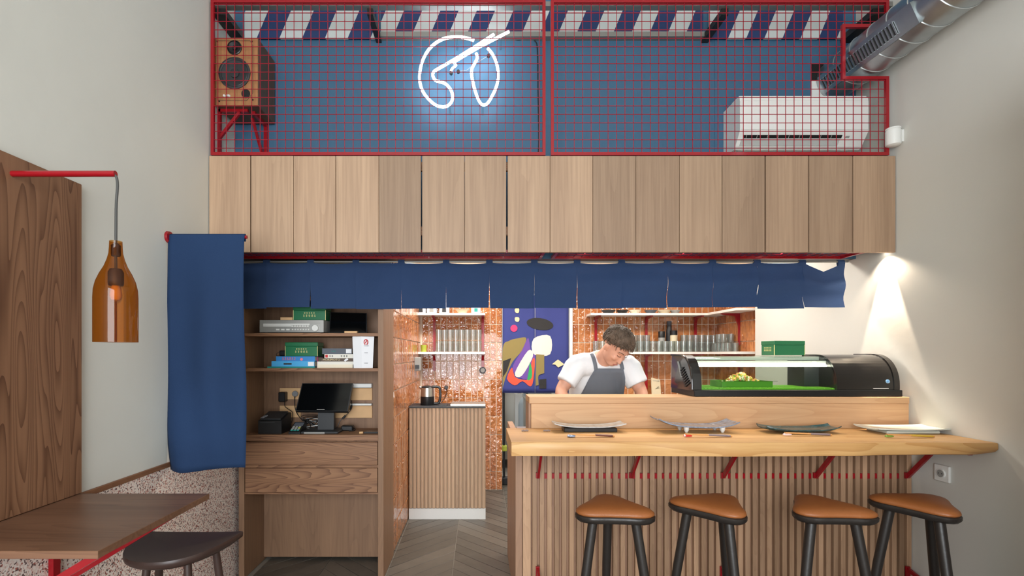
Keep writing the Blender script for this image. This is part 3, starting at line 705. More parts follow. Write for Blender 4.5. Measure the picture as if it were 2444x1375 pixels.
MB().box(xi0, xi1, DC+.03, DCB, Z(1176, DC), ZD-.037).build('drawer_box', 'cabinet_wood_x', cb)
MB().box(xi0, xi1, DC+.003, DC+.03, Z(1180, DC), Z(1176, DC)).build('bottom_rail', 'cabinet_wood_x', cb)

def glyphs(parent, cx, y, cz, wd, ht, n_, mat='tin_gold', seed=1, rz=0):
    """a row of small brush-like marks standing for characters too small to read"""
    rnd = random.Random(seed); mb = MB(); s = wd/n_
    for k in range(n_):
        x0 = cx-wd/2+s*(k+.15); w_ = s*.7
        for t in range(3): zz = cz-ht/2+ht*(t+.5)/3; a = rnd.uniform(0, .25)*w_; mb.box(x0+a, x0+w_-rnd.uniform(0, .25)*w_, y-.0006, y+.001, zz-ht*.07, zz+ht*.07)
        xx = x0+w_*rnd.uniform(.3, .7); mb.box(xx-w_*.09, xx+w_*.09, y-.0006, y+.001, cz-ht/2, cz+ht/2)
    return mb.build('lettering', mat, parent)
def tin(x0, d0, z0, label, wd=.205, ht=.088, dp=.12, rz=0, lettering=True):
    t = thing('green_tin', (x0, d0, z0), label, 'tin box', 'green tin boxes')
    mb = MB(); mb.box(x0, x0+wd, d0, d0+dp, z0, z0+ht*.72, .002); mb.build('tin_body', 'tin_green', t)
    mb = MB(); mb.box(x0-.0015, x0+wd+.0015, d0-.0015, d0+dp+.0015, z0+ht*.72, z0+ht, .002); mb.build('lid', 'tin_green', t)
    ed = MB(); ed.box(x0-.001, x0+.002, d0-.001, d0+.002, z0, z0+ht*.72); ed.box(x0+wd-.002, x0+wd+.001, d0-.001, d0+.002, z0, z0+ht*.72); ed.build('edge_line', 'tin_gold', t)
    if lettering:
        glyphs(t, x0+wd*.5, d0-.0005, z0+ht*.52, wd*.36, ht*.12, 5, seed=3); glyphs(t, x0+wd*.5, d0-.0005, z0+ht*.33, wd*.42, ht*.17, 5, seed=5)
    t.rotation_euler = (0, 0, rz); return t
# top shelf: receiver, tin, tablet
dF = 3.165
rx0, rx1, rz0, rz1 = X(620, dF), X(773, dF), ZSh1, ZSh1+.083
rc_ = thing('stereo_receiver', ((rx0+rx1)/2, dF, rz0), 'silver stereo receiver with round dial on the top shelf', 'receiver')
MB().box(rx0, rx1, dF+.004, 3.40, rz0+.006, rz1, .002).build('case', 'grey_plastic', rc_)
MB().box(rx0, rx1, dF-.004, dF+.006, rz0+.005, rz1, .0015).build('front_panel', 'silver', rc_)
rw = rx1-rx0
for q in (.06, .94):
    for dy in (.02, .2): MB().cyl((rx0+rw*q, dF+dy, rz0), (rx0+rw*q, dF+dy, rz0+.008), .01, .01, 10).build('foot', 'black_plastic', rc_)
MB().box(rx0+rw*.06, rx0+rw*.78, dF-.006, dF-.003, rz0+.052, rz0+.06).build('tuning_window', 'silver_light', rc_)
MB().box(rx0+rw*.06, rx0+rw*.5, dF-.0055, dF-.003, rz0+.042, rz0+.05).build('tuning_scale', 'silver_light', rc_)
MB().box(rx0+rw*.1, rx0+rw*.95, dF-.0052, dF-.003, rz0+.063, rz0+.0655).build('trim_line', 'grey_plastic', rc_)
for k in range(7): MB().box(rx0+rw*(.5+.04*k), rx0+rw*(.53+.04*k), dF-.008, dF-.003, rz0+.04, rz0+.049, .0008).build('preset_button', 'silver_light', rc_)
for k in range(3): MB().box(rx0+rw*(.26+.08*k), rx0+rw*(.31+.08*k), dF-.009, dF-.003, rz0+.018, rz0+.027, .0008).build('push_key', 'silver_light', rc_)
for k in range(7): MB().cyl((rx0+rw*(.52+.042*k), dF-.003, rz0+.023), (rx0+rw*(.52+.042*k), dF-.011, rz0+.023), .0045, .004, 10).build('small_knob', 'silver_light', rc_)
MB().cyl((rx0+rw*.875, dF-.003, rz0+.032), (rx0+rw*.875, dF-.018, rz0+.032), .0205, .019, 28).build('tuning_dial', 'silver_light', rc_)
tin(X(700, 3.19), 3.19, rz1+.0005, 'green tin box with gold lettering on the silver receiver')
tag(MB().box(X(669, 3.2), X(698, 3.2), 3.2, 3.26, rz1, rz1+.02, .001).build('wood_block', 'pale_wood'), 'small flat wooden block lying on the silver receiver', 'block')
tp = thing('tablet_stand', (X(835, 3.2), 3.2, ZSh1), 'black tablet leaning upright on a wooden foot on the top shelf', 'tablet')
c = [Vector((X(786, 3.2), 3.185, ZSh1+.003)), Vector((X(877.5, 3.2), 3.185, ZSh1+.003)), Vector((X(871, 3.2), 3.25, ZSh1+.134)), Vector((X(783, 3.2), 3.25, ZSh1+.140))]
nn = Vector((0, .008, -.004)); MB().loft([c, [p+nn for p in c]], True, False).build('tablet_body', 'black_plastic', tp)
cc = sum(c, Vector())/4; MB().loft([[cc+(p-cc)*.95-nn*.05 for p in c], [cc+(p-cc)*.95+nn*.02 for p in c]], True, False).build('tablet_screen', 'screen', tp)
MB().box(X(824, 3.18), X(854, 3.18), 3.158, 3.20, ZSh1, ZSh1+.013, .001).build('wooden_foot', 'pale_wood', tp)
MB().bar((X(838, 3.2), 3.20, ZSh1+.004), (X(838, 3.25), 3.33, ZSh1+.004), .03, .008).build('stand_base', 'black_plastic', tp)
MB().bar((X(838, 3.2), 3.32, ZSh1+.006), (X(836, 3.25), 3.258, ZSh1+.10), .03, .005).build('stand_prop', 'black_plastic', tp)
# second shelf: books, tin, menu
def book(x0, x1, d0, d1, z0, z1, cover, label, cat='book', pages='cream_book'):
    b_ = thing('book', ((x0+x1)/2, d0, z0), label, cat, 'books stacked on the second shelf'); t = min(.003, (z1-z0)*.2)
    MB().box(x0, x1, d0, d1, z0, z0+t).build('cover', cover, b_); MB().box(x0, x1, d0, d1, z1-t, z1).build('cover', cover, b_)
    MB().box(x0, x1, d0, d0+.003, z0+t, z1-t).build('spine', cover, b_); MB().box(x0+.004, x1-.004, d0+.003, d1-.004, z0+t, z1-t).build('pages', pages, b_)
    return b_
d1 = 3.18; za_ = lambda py: Z(py, d1); xq = lambda px: X(px, d1); s2 = ZSh2
z_a = s2+.009; z_b = s2+.043; z_c = s2+.074
book(xq(638), xq(751), d1, 3.36, s2, z_a, 'teal_book', 'thin teal book at the bottom of the blue stack')
b_ = book(xq(649), xq(751), d1-.006, 3.35, z_a, z_b, 'lightblue_book', 'light blue book with a white label between teal and dark blue books')
MB().box(xq(736), xq(750), d1-.0072, d1-.005, z_a+.004, z_b-.004).build('spine_label', 'paper', b_); MB().box(xq(678), xq(697), d1-.0072, d1-.005, z_a+.012, z_b-.012).build('spine_print', 'charcoal', b_)
b_ = book(xq(659), xq(752), d1-.002, 3.34, z_b, z_c, 'blue_book', 'blue book with pink lettering under the green tin')
glyphs(b_, xq(690), d1-.003, (z_b+z_c)/2, .09, .018, 6, 'pink', 11); MB().cyl((xq(720), d1-.001, z_b+.012), (xq(720), d1-.004, z_b+.012), .009, .009, 12).build('spine_emblem', 'pink', b_)
tin(xq(679), d1+.012, z_c+.0005, 'worn green tin box with gold lettering on the blue books')
cs = thing('spectacle_case', (xq(666), 3.3, z_c), 'black zipped case with a cord behind the worn green tin', 'case')
MB().box(xq(655), xq(678), 3.25, 3.335, z_c, z_c+.038, .009).build('case_body', 'black_plastic', cs); MB().tube(spline([(xq(656), 3.26, z_c+.03), (xq(650), 3.25, z_c+.018), (xq(651), 3.24, z_c+.005), (xq(657), 3.245, z_c+.004)], 5), .0015, 6).build('cord_loop', 'black_plastic', cs)
z_1, z_2, z_3, z_4, z_5 = s2+.026, s2+.041, s2+.062, s2+.088, s2+.124
book(xq(757), xq(842), d1, 3.36, s2, s2+.022, 'cream_book', 'thick cream book at the bottom of the right stack')
book(xq(757), xq(845), d1+.002, 3.35, s2+.022, s2+.041, 'white_book', 'white paperback lying on the thick cream book')
b_ = book(xq(766), xq(846), d1+.002, 3.35, s2+.041, z_3, 'brown_book', 'brown book with cream capital lettering MORIMOTO on its spine')
text('spine_title', 'MORIMOTO', .017, (xq(791), d1+.001, (z_2+z_3)/2), (R(90), 0, 0), 'gold_letters', b_, 1.18)
MB().bar((xq(822), d1+.0015, z_2+.004), (xq(830), d1+.0015, z_3-.004), .012, .002, (0, 1, 0)).build('spine_emblem', 'paper', b_)
b_ = book(xq(774), xq(846), d1+.004, 3.34, z_3, z_4, 'white_book', 'white book with red and grey marks on its spine')
MB().box(xq(776), xq(782), d1+.0028, d1+.005, z_3+.004, z_4-.004).build('spine_seal', 'paper_red', b_); glyphs(b_, xq(790), d1+.0036, (z_3+z_4)/2, .03, .012, 2, 'charcoal', 21); glyphs(b_, xq(821), d1+.0036, (z_3+z_4)/2, .05, .012, 3, 'charcoal', 22)
b_ = book(xq(768), xq(839), d1+.008, 3.33, z_4, z_5, 'grey_book', 'dark grey book on top of the right stack')
MB().box(xq(825), xq(838), d1+.0068, d1+.009, z_4+.005, z_5-.004).build('spine_label', 'paper', b_); glyphs(b_, xq(795), d1+.0076, (z_4+z_5)/2, .03, .01, 3, 'teal_book', 23)
b_ = book(xq(752.6), xq(755.6), d1+.03, 3.33, s2, s2+.07, 'magenta_book', 'thin magenta book standing between the two stacks')
mn = thing('menu_folder', (X(866, 3.16), 3.15, s2), 'folded white menu card with red logo on the second shelf', 'menu')
q = 3.152; mp = [(841, 804, q), (862, 805, q-.012), (893, 806, q+.006)]; mq = [(844, 879.5, q), (864, 880, q-.012), (889.5, 880.5, q+.006)]
mb = MB(); top_ = [Vector((X(a, d), d, s2+.198)) for a, b_, d in mp]; bot_ = [Vector((X(a, d), d, s2)) for a, b_, d in mq]
mb.loft([top_+[p+Vector((0, .0012, 0)) for p in reversed(top_)], bot_+[p+Vector((0, .0012, 0)) for p in reversed(bot_)]], True, False).build('card', 'paper', mn)
cx_, cz_ = X(873, 3.14), s2+.163
MB().tube([(cx_+.012*math.cos(a), q-.0075, cz_+.016*math.sin(a)) for a in [R(k*20-70) for k in range(17)]], .003, 6).build('logo', 'paper_red', mn)
MB().tube([(cx_-.004, q-.0075, cz_-.006), (cx_+.004, q-.0075, cz_+.01)], .003, 6).build('logo', 'paper_red', mn)
for dz, w_ in ((.138, .016), (.095, .01), (.03, .011)): MB().box(cx_-w_, cx_+w_, q-.008, q-.0025, s2+dz, s2+dz+.003).build('print_line', 'paper_grey', mn)
tag(MB().box(xq(669), xq(678), 3.26, 3.30, z_c+.039, z_c+.056, .001).build('wood_block', 'pale_wood'), 'small wooden block on the black case beside the worn tin', 'block')

# desk: printer, terminal, monitor, plugs
zd = ZD; dP = 3.17
pr = thing('receipt_printer', (X(643, dP), 3.24, zd), 'black receipt printer on the cabinet desk', 'printer')
px0, px1 = X(617, dP), X(668, dP)
MB().prism([(3.165, zd), (3.165, zd+.084), (3.31, zd+.12), (3.33, zd+.115), (3.33, zd)], px0, px1+.012, 'X').build('body', 'black_plastic', pr)
MB().prism([(3.175, zd+.089), (3.305, zd+.122), (3.305, zd+.128), (3.175, zd+.096)], px0+.01, px1+.002, 'X').build('cover_lid', 'charcoal', pr)
MB().box(px0+.012, px1-.03, 3.1635, 3.166, zd+.07, zd+.076).build('paper_slot', 'charcoal', pr)
MB().bar((px0+.015, 3.185, zd+.099), (px0+.03, 3.22, zd+.110), .02, .004).build('paper_strip', 'paper_grey', pr)
ct = thing('card_terminal', (X(704, 3.18), 3.2, zd), 'grey card payment terminal with keypad beside the receipt printer', 'card terminal')
x0_, x1_ = X(690, 3.17), X(713, 3.17)
MB().prism([(3.16, zd), (3.16, zd+.014), (3.27, zd+.062), (3.28, zd+.05), (3.28, zd)], x0_, x1_+.012, 'X').build('body', 'black_plastic', ct)
sl_ = lambda t, h: (3.16+.11*t, zd+.014+.048*t+h)
def pad(u0, u1, t0, t1, nm, mt):
    a, b_ = sl_(t0, .0005), sl_(t1, .0005)
    MB().prism([a, b_, (b_[0], b_[1]+.0025), (a[0], a[1]+.0025)], x0_+(x1_-x0_)*u0, x0_+(x1_-x0_)*u1, 'X').build(nm, mt, ct)
pad(.12, 1.1, .62, .9, 'display', 'grey_book')
for i in range(3):
    for j in range(4): pad(.12+i*.32, .36+i*.32, .1+j*.12, .18+j*.12, 'key', ('yellow_green' if i == 2 and j == 2 else 'teal_book' if j == 0 else 'grey_plastic'))
mo = thing('touch_monitor', (X(775, 3.25), 3.25, zd), 'black till monitor tilted back on a grey square stand', 'monitor')
tl, tr, bl, brr = Pt(721, 915, 3.27), Pt(842, 915, 3.27), Pt(705, 981, 3.215), Pt(830, 982, 3.215)
nn = Vector((0, .022, -.012))
c = [bl, brr, tr, tl]; MB().loft([c, [p+nn for p in c]], True, False).build('display_housing', 'black_plastic', mo)
cc = sum(c, Vector())/4; MB().loft([[cc+(p-cc)*.965-nn*.03 for p in c], [cc+(p-cc)*.965+nn*.02 for p in c]], True, False).build('display_screen', 'screen', mo)
m0 = (bl+brr)/2; MB().bar(m0+Vector((-.03, -.002, .012)), m0+Vector((.02, -.002, .012)), .002, .004, (0, 0, 1)).build('maker_badge', 'grey_plastic', mo)
MB().prism([(3.255, zd+.012), (3.262, zd+.2), (3.285, zd+.2), (3.30, zd+.012)], X(759, 3.26), X(797, 3.26), 'X').build('stand_column', 'charcoal', mo)
MB().box(X(724, 3.22), X(812, 3.22), 3.17, 3.35, zd, zd+.014, .004).build('stand_base', 'charcoal', mo)
MB().box(X(726, 3.17), X(775, 3.17), 3.166, 3.172, zd+.002, zd+.011).build('base_trim', 'silver', mo)
for nm_, xx0, xx1, y0_, y1_, lab in (('socket_board', 669, 719, 926, 953, 'pale wooden socket board holding two black plugs'), ('socket_board', 669, 719, 968, 996, 'pale wooden socket board behind the card terminal'),
                                     ('socket_board', 795, 889, 926, 955, 'upper pale wooden board to the right of the till monitor'), ('socket_board', 795, 889, 968, 997, 'lower pale wooden board to the right of the till monitor')):
    t_ = thing(nm_, (X((xx0+xx1)/2, DCB), DCB-.01, Z(y1_, DCB)), lab, 'board', 'pale socket boards')
    MB().box(X(xx0, DCB), X(xx1, DCB), DCB-.012, DCB-.0005, Z(y1_, DCB), Z(y0_, DCB), .001).build('board', 'pale_wood', t_)
    if xx0 == 795: MB().box(X(xx0, DCB), X(xx1+1, DCB), DCB-.045, DCB-.0005, Z(y0_, DCB)+.004, Z(y0_-(11 if y0_ < 940 else 6), DCB), .003).build('white_tray', 'white_plastic', t_)
pg = thing('power_adapter', (X(678, 3.4), 3.4, Z(958, 3.4)), 'black square power adapter plugged into the wooden socket board', 'adapter')
MB().box(X(670, 3.4), X(686, 3.4), 3.355, DCB-.0125, Z(958, 3.4), Z(935, 3.4), .005).build('body', 'black_plastic', pg)
MB().tube(spline([Pt(679, 958, 3.38), Pt(680, 970, 3.38), Pt(690, 978, 3.37), Pt(698, 985, 3.36), Pt(697, 1005, 3.35), Pt(690, 1015, 3.34), Vector((X(686, 3.34), 3.345, zd+.004))], 5), .0022, 6).build('cable', 'black_plastic', pg)
pg = thing('power_plug', (X(704, 3.4), 3.4, Z(950, 3.4)), 'round black power plug beside the square adapter', 'plug')
MB().cyl(Pt(704, 940, 3.37), Pt(704, 940, DCB-.0125), .018, .02, 16).build('body', 'black_plastic', pg)
MB().tube(spline([Pt(703, 945, 3.372), Pt(703, 965, 3.375), Pt(708, 985, 3.37), Pt(722, 1003, 3.35), Vector((X(735, 3.34), 3.34, zd+.06)), Vector((X(750, 3.34), 3.36, zd+.03))], 5), .0028, 6).build('cable', 'black_plastic', pg)
cl = thing('cable_tangle', (X(737, 3.36), 3.37, zd), 'tangle of black and white cables behind the till monitor', 'cable')
rnd = random.Random(5)
for k in range(8):
    pts = [Vector((X(716+rnd.uniform(0, 50), 3.36), 3.36+rnd.uniform(-.01, .035), zd+.006+rnd.uniform(0, .085))) for _ in range(5)]; pts[0].z = zd+.004
    MB().tube(spline(pts, 5), .0025, 6).build('cable', 'white_plastic' if k in (2, 6) else 'black_plastic', cl)
cd = thing('mains_lead', (X(815, 3.36), 3.36, zd), 'black lead with two ferrite cores right of the till monitor', 'cable')
lead = [Pt(838, 955, 3.375), Pt(840, 972, 3.375), Pt(832, 985, 3.37), Pt(822, 995, 3.36), Pt(812, 1005, 3.35), Vector((X(805, 3.34), 3.34, zd+.02)), Vector((X(800, 3.36), 3.345, zd+.004))]
MB().tube(spline(lead, 5), .0024, 6).build('cable', 'black_plastic', cd)
for i in (1, 3): MB().tube([lead[i]+(lead[i-1]-lead[i])*.3, lead[i]+(lead[i+1]-lead[i])*.5], .007, 10).build('ferrite_core', 'black_plastic', cd)
ps = thing('power_supply', (X(825, 3.30), 3.30, zd), 'black power supply block lying behind the monitor stand', 'power supply')
MB().box(X(815, 3.30), X(843, 3.30), 3.285, 3.335, zd, zd+.035, .006).build('body', 'black_plastic', ps); MB().tube(spline([(X(843, 3.31), 3.31, zd+.016), (X(849, 3.31), 3.3, zd+.01), (X(846, 3.3), 3.28, zd+.003), (X(836, 3.3), 3.268, zd+.003)], 5), .003, 6).build('cable', 'black_plastic', ps)
ph_ = thing('dark_phone', (X(880, 3.2), 3.22, zd), 'dark phone lying on a small wooden peg on the cabinet desk', 'phone')
MB().box(X(867, 3.18), X(901.5, 3.18), 3.185, 3.25, zd+.0, zd+.008, .002).build('phone_body', 'charcoal', ph_)
MB().box(X(868, 3.18), X(901, 3.18), 3.188, 3.247, zd+.008, zd+.0085).build('phone_screen', 'screen', ph_)
tag(MB().cyl((X(857, 3.17), 3.172, zd+.007), (X(865, 3.17), 3.18, zd+.007), .007, .007, 10).build('wooden_peg', 'pale_wood'), 'short round wooden peg lying beside the dark phone', 'peg')

# ------------------------------------------------------------------ bar counter with upright slats
DS = 2.75
bc = thing('bar_counter', (1.3, 2.9, 0), 'slatted oak bar counter with red steel brackets', 'counter')
MB().box(.20, .236, DS-.005, 3.52, 0, .928, .001).build('end_panel', 'counter_side', bc)
MB().box(.236, XR-.004, DS+.026, DS+.046, 0, .928).build('backing_board', 'counter_side', bc)
sm_ = MB().box(-.0125, .0125, 0, .024, 0, .926, .0012).build('slat', 'slat_wood', local=True); slat_me = sm_.data; bpy.data.objects.remove(sm_)
wm_ = MB().box(-.022, .022, 0, .024, 0, .926, .0012).build('slat', 'slat_wood', local=True); wide_me = wm_.data; bpy.data.objects.remove(wm_)
inst('slat', wide_me, (.262, DS+.001, 0), bc)
x = .306; k = 0
while x < XR-.012:
    inst('slat', slat_me, (x+random.uniform(-.001, .001), DS+.002, 0), bc); x += .0402; k += 1
zr_ = Z(1137, DS)
MB().box(.30, XR-.006, DS+.0065, DS+.0255, zr_-.014, zr_+.014).build('bracket_rail', 'red_steel', bc)
for px in (1281, 1503, 1722, 1942, 2160):
    xx = X(px, DS)+.006
    MB().bar((xx, DS-.006, zr_-.008), (xx, DS-.006, zr_+.022), .022, .014, (0, 1, 0)).build('bracket_foot', 'red_steel', bc)
    MB().bar((xx, DS-.008, zr_), (xx, DS-.185, .93-.006), .022, .012, (1, 0, 0)).build('bracket_brace', 'red_steel', bc)
    MB().bar((xx, DS+.0, .923), (xx, DS-.36, .923), .022, .010).build('bracket_arm', 'red_steel', bc)
fr_ = bc
for px in (1283, 1722, 2165):
    xx = X(px, DS); MB().bar((xx, DS-.004, .24), (xx, DS-.004, .17), .02, .012, (0, 1, 0)).build('foot_rail_plate', 'red_steel', fr_); MB().bar((xx, DS-.004, .226), (xx, DS-.17, .18), .02, .012, (1, 0, 0)).build('foot_rail_bracket', 'red_steel', fr_)
MB().cyl((.32, DS-.185, .176), (XR-.02, DS-.185, .176), .014, .014, 14).build('foot_rail', 'red_steel', fr_)
# live-edge slab
mb = MB(); rings = []; NX = 60
for i in range(NX+1):
    t = i/NX; x = .149+(XR-.003-.149)*t; wv = .006*math.sin(t*9)+.004*math.sin(t*23+1)+.003*math.sin(t*51)
    yf = 2.294+wv; z0, z1 = .930, .995; r = .008+.022*max(0, t-.55)/.45
    if t > .93: yf -= .0; z0 += .01*((t-.93)/.07)**2
    zt_ = z1-.004*max(0, t-.5)
    rings.append([Vector((x, DS-.001, z0)), Vector((x, yf+.012+r, z0)), Vector((x, yf+r*.45, z0+r*.35)), Vector((x, yf, (z0+z1)/2+.003*math.sin(t*30))), Vector((x, yf+.001, zt_-.006)), Vector((x, yf+.005, zt_)), Vector((x, DS-.001, z1))])
slab = mb.loft(rings, True).build('bar_slab', 'slab_wood', sharp=40); tag(slab, 'thick honey-coloured live-edge wooden slab on top of the bar', 'bar top')
# raised step
sp_ = thing('bar_step', (1.32, 2.8, .995), 'raised oak ledge behind the bar slab carrying the display case', 'ledge')
MB().box(.286, XR-.022, DS, DS+.03, .932, 1.128, .001).build('riser', 'step_wood', sp_)
MB().box(.275, XR-.022, DS-.004, 2.96, 1.129, 1.164, .0015).build('cap_board', 'step_wood', sp_)
MB().box(.275, .30, DS+.03, 2.955, .932, 1.128).build('end_piece', 'counter_side', sp_)
wt = thing('prep_worktop', (1.3, 3.1, 0), 'steel prep worktop behind the raised ledge', 'worktop')
MB().box(.24, XR-.004, 2.965, 3.26, .90, .93, .002).build('top', 'stainless', wt); MB().box(.24, XR-.004, 2.965, 3.22, .1, .90).build('base', 'stainless', wt)
cbd = tag(MB().box(.45, 1.12, 2.975, 3.2, .9305, .95, .003).build('cutting_board', 'white_plastic'), 'white cutting board under the cook\'s hands', 'cutting board')

# ------------------------------------------------------------------ plates and chopsticks
ZB = .996
def arc_plate(name, px0, px1, d0, d1, base, rise, rim, th, mat, label, ends=.0, shape='rect', skew=0):
    """thin shaped plate: ends curl up by rise"""
    dc = (d0+d1)/2; x0, x1 = X(px0, dc), X(px1, dc); xc, a = (x0+x1)/2, (x1-x0)/2; b_ = (d1-d0)/2
    t = thing(name, (xc, dc, ZB), label, 'plate', 'plates set out along the bar')
    def pos(u, v, up):
        if shape == 'oval': k_ = math.sqrt(max(0, 1-.6*u*u))
        else: k_ = 1
        zz = base+rise*abs(u)**3.2+rim*abs(v)**4+ends*u
        return Vector((xc+a*u, dc+b_*v*k_+skew*u, ZB+zz+(th if up else 0)))
    NU, NV = 24, 10; vs = []; fs = []
    for up in (0, 1):
        for i in range(NU+1):
            for j in range(NV+1): vs.append(pos(-1+2*i/NU, -1+2*j/NV, up))
    N = (NU+1)*(NV+1); W = NV+1
    for i in range(NU):
        for j in range(NV):
            q = i*W+j; fs.append((q, q+1, q+1+W, q+W)); fs.append((N+q, N+q+W, N+q+W+1, N+q+1))
    for i in range(NU):
        for q in (i*W, i*W+NV): fs.append((q, q+W, N+q+W, N+q))
    for j in range(NV):
        for q in (j, NU*W+j): fs.append((q, q+1, N+q+1, N+q))
    mb = MB(); mb.add(vs, fs, True); mb.build('dish', mat, t, sharp=50)
    return t, xc, dc, a, b_
t, xc, dc, a, b_ = arc_plate('long_plate', 1320, 1488, 2.59, 2.70, .0195, .018, .004, .005, 'plate_silver', 'long silvery plate with turned-up ends on a black base')
MB().box(xc-a*.72, xc+a*.76, 2.60, 2.69, ZB, ZB+.0205, .002).build('black_base', 'plate_black', t)
t, xc, dc, a, b_ = arc_plate('wavy_plate', 1562, 1750, 2.56, 2.70, .022, .034, .005, .006, 'plate_blue', 'wavy blue-grey plate standing on small white feet', ends=-.008)
for u in (-.28, .62):
    for yy in (2.585, 2.67): MB().lathe([(.006, 0), (.013, .014), (.014, .03)], (xc+a*u, yy, ZB), 12).build('foot', 'plate_white', t)
t, xc, dc, a, b_ = arc_plate('oval_plate', 1818, 1992, 2.53, 2.69, .002, .018, .012, .006, 'plate_teal', 'dark teal oval plate with a mottled glaze', shape='oval')
MB().lathe([(.045, 0), (.05, .004)], (xc, dc, ZB), 24).build('foot_ring', 'plate_teal', t)
t, xc, dc, a, b_ = arc_plate('square_plate', 2066, 2236, 2.53, 2.70, .012, .006, .006, .006, 'plate_celadon', 'pale celadon rectangular plate near the wall')
MB().box(xc-a*.72, xc+a*.74, 2.54, 2.68, ZB, ZB+.014, .004).build('plate_base', 'plate_celadon', t)
def chop(px0, px1, py, grip0, restm, wrapm, label, labr, rest_shape):
    d = K*.405/(py-HY+2); z = ZB+.012
    t = thing('chopsticks', (X((px0+px1)/2, d), d, ZB), label, 'chopsticks', 'pairs of chopsticks along the bar')
    for s_ in (0, 1):
        yy = d+s_*.011
        p, q = Vector((X(px0, d), yy-.003, z+.003)), Vector((X(px1, d), yy+.004, ZB+.0045)); g_ = p+(q-p)*grip0
        sk_ = MB().tube([p, q], [.0022, .0042], 8).build('stick', 'stick_wood', t)
        MB().tube([g_, p+(q-p)*.965], [.0042, .0046], 8).build('wrap', wrapm, sk_)
    r = thing('chopstick_rest', (X(px0+8, d), d, ZB), labr, 'chopstick rest', 'chopstick rests along the bar')
    xr = X(px0+6, d)
    if rest_shape == 'round': MB().lathe([(.012, 0), (.02, .003), (.021, .007), (.012, .0118), (.001, .0105)], (xr, d+.006, ZB), 18).build('rest_body', restm, r); MB().lathe([(.009, .0112), (.006, .0122)], (xr, d+.006, ZB), 12).build('rest_dot', 'plate_white', r)
    else:
        MB().tube([(xr-.02, d+.006, ZB+.006), (xr-.01, d+.006, ZB+.0065), (xr, d+.006, ZB+.0055), (xr+.01, d+.006, ZB+.0065), (xr+.022, d+.006, ZB+.005)], [.003, .0062, .0052, .006, .003], 10).build('rest_body', restm, r)
        MB().lathe([(.006, .004), (.004, .0115), (.001, .013)], (xr-.014, d+.004, ZB), 10).build('rest_tip', 'rest_white' if restm != 'rest_green' else 'rest_green', r)
chop(1358, 1467, 1042, .58, 'rest_blue', 'stick_brown', 'wooden chopsticks with dark brown wrap by the long silvery plate', 'round blue and white chopstick rest', 'round')
chop(1636, 1748, 1042, .5, 'rest_red', 'stick_grey', 'wooden chopsticks with grey wrap by the wavy blue-grey plate', 'red pepper-shaped chopstick rest', 'x')
chop(1874, 1986, 1039, .55, 'rest_white', 'stick_grey', 'wooden chopsticks with grey wrap by the teal oval plate', 'white and pink fish-shaped chopstick rest', 'x')
chop(2118, 2232, 1043, .5, 'rest_green', 'stick_yellow', 'yellow-wrapped chopsticks by the celadon plate', 'green leafy chopstick rest', 'x')
for px in (1253, 1305):
    d = K*.405/(1031-HY); xr = X(px, d); r = thing('chopstick_rest', (xr, d, ZB), 'small empty brown chopstick rest at the free end of the slab', 'chopstick rest', 'empty chopstick rests')
    MB().tube([(xr-.018, d, ZB+.004), (xr-.008, d, ZB+.007), (xr, d, ZB+.005), (xr+.01, d, ZB+.007), (xr+.018, d, ZB+.004)], [.003, .005, .0045, .005, .003], 8).build('rest_body', 'rest_brown', r)

# ------------------------------------------------------------------ refrigerated display case
Z0 = 1.165
ca = thing('display_case', (1.75, 2.92, Z0), 'long black sushi display case with curved glass on the ledge', 'display case')
cx0, cx1 = X(1655, 2.78), X(2146, 2.78)
MB().box(cx0, cx1+.012, 2.77, 3.10, Z0, Z0+.036, .003).build('base_tray', 'black_plastic', ca)
arcp = [(2.785, Z0+.036)]
for k in range(13):
    a_ = math.pi/2*k/12; arcp.append((2.955-.17*math.cos(a_)**.9, Z0+.05+.176*math.sin(a_)**.95))
arcp += [(3.09, Z0+.226)]
def shell(x0, x1, off, th, nm, mt, y_from=0):
    """curved skin following the case profile"""
    o_ = arcp; inn = [(p[0]+th*.8 if i < 10 else p[0], p[1]-(th if i > 4 else 0)) for i, p in enumerate(o_)]
    return MB().loft([[Vector((x_, p[0], p[1])) for p in o_]+[Vector((x_, p[0], p[1])) for p in reversed(inn)] for x_ in (x0, x1)], True, True).build(nm, mt, ca, sharp=30)
endp = [(p[0]-.006, p[1]+.006) for p in arcp]+[(3.10, Z0+.03), (2.78, Z0+.03)]
capx = cx0+.045
MB().prism(endp, cx0-.002, capx, 'X').build('end_cap', 'black_gloss', ca)
for k in range(8):
    yy = 2.835+k*.012; zz = Z0+.062+k*.012
    MB().bar((cx0-.006, yy-.012, zz+.012), (cx0-.006, yy+.045-k*.002, zz-.012+.0), .008, .004, (1, 0, 0)).build('vent_fin', 'charcoal', ca)
rim = [Vector((cx0-.006, p[0]-.004, p[1]+.003)) for p in arcp]
MB().tube(rim, .006, 8).build('cap_rim', 'black_gloss', ca)
MB().bar((cx0-.005, 2.98, Z0+.19), (cx0-.005, 2.925, Z0+.10), .004, .012, (1, 0, 0)).build('badge', 'grey_plastic', ca)
hx = X(1992, 2.80)
shell(capx, hx, 0, .005, 'curved_glass', 'case_glass')
MB().prism(endp, hx, cx1-.03, 'X').build('motor_housing', 'black_gloss', ca)
MB().prism([(p[0]-.004, p[1]+.004) for p in endp], cx1-.03, cx1, 'X').build('end_cap', 'black_gloss', ca)
MB().box(X(2085, 2.775), X(2121, 2.775), 2.774, 2.783, Z0+.043, Z0+.047).build('nameplate', 'silver_light', ca)
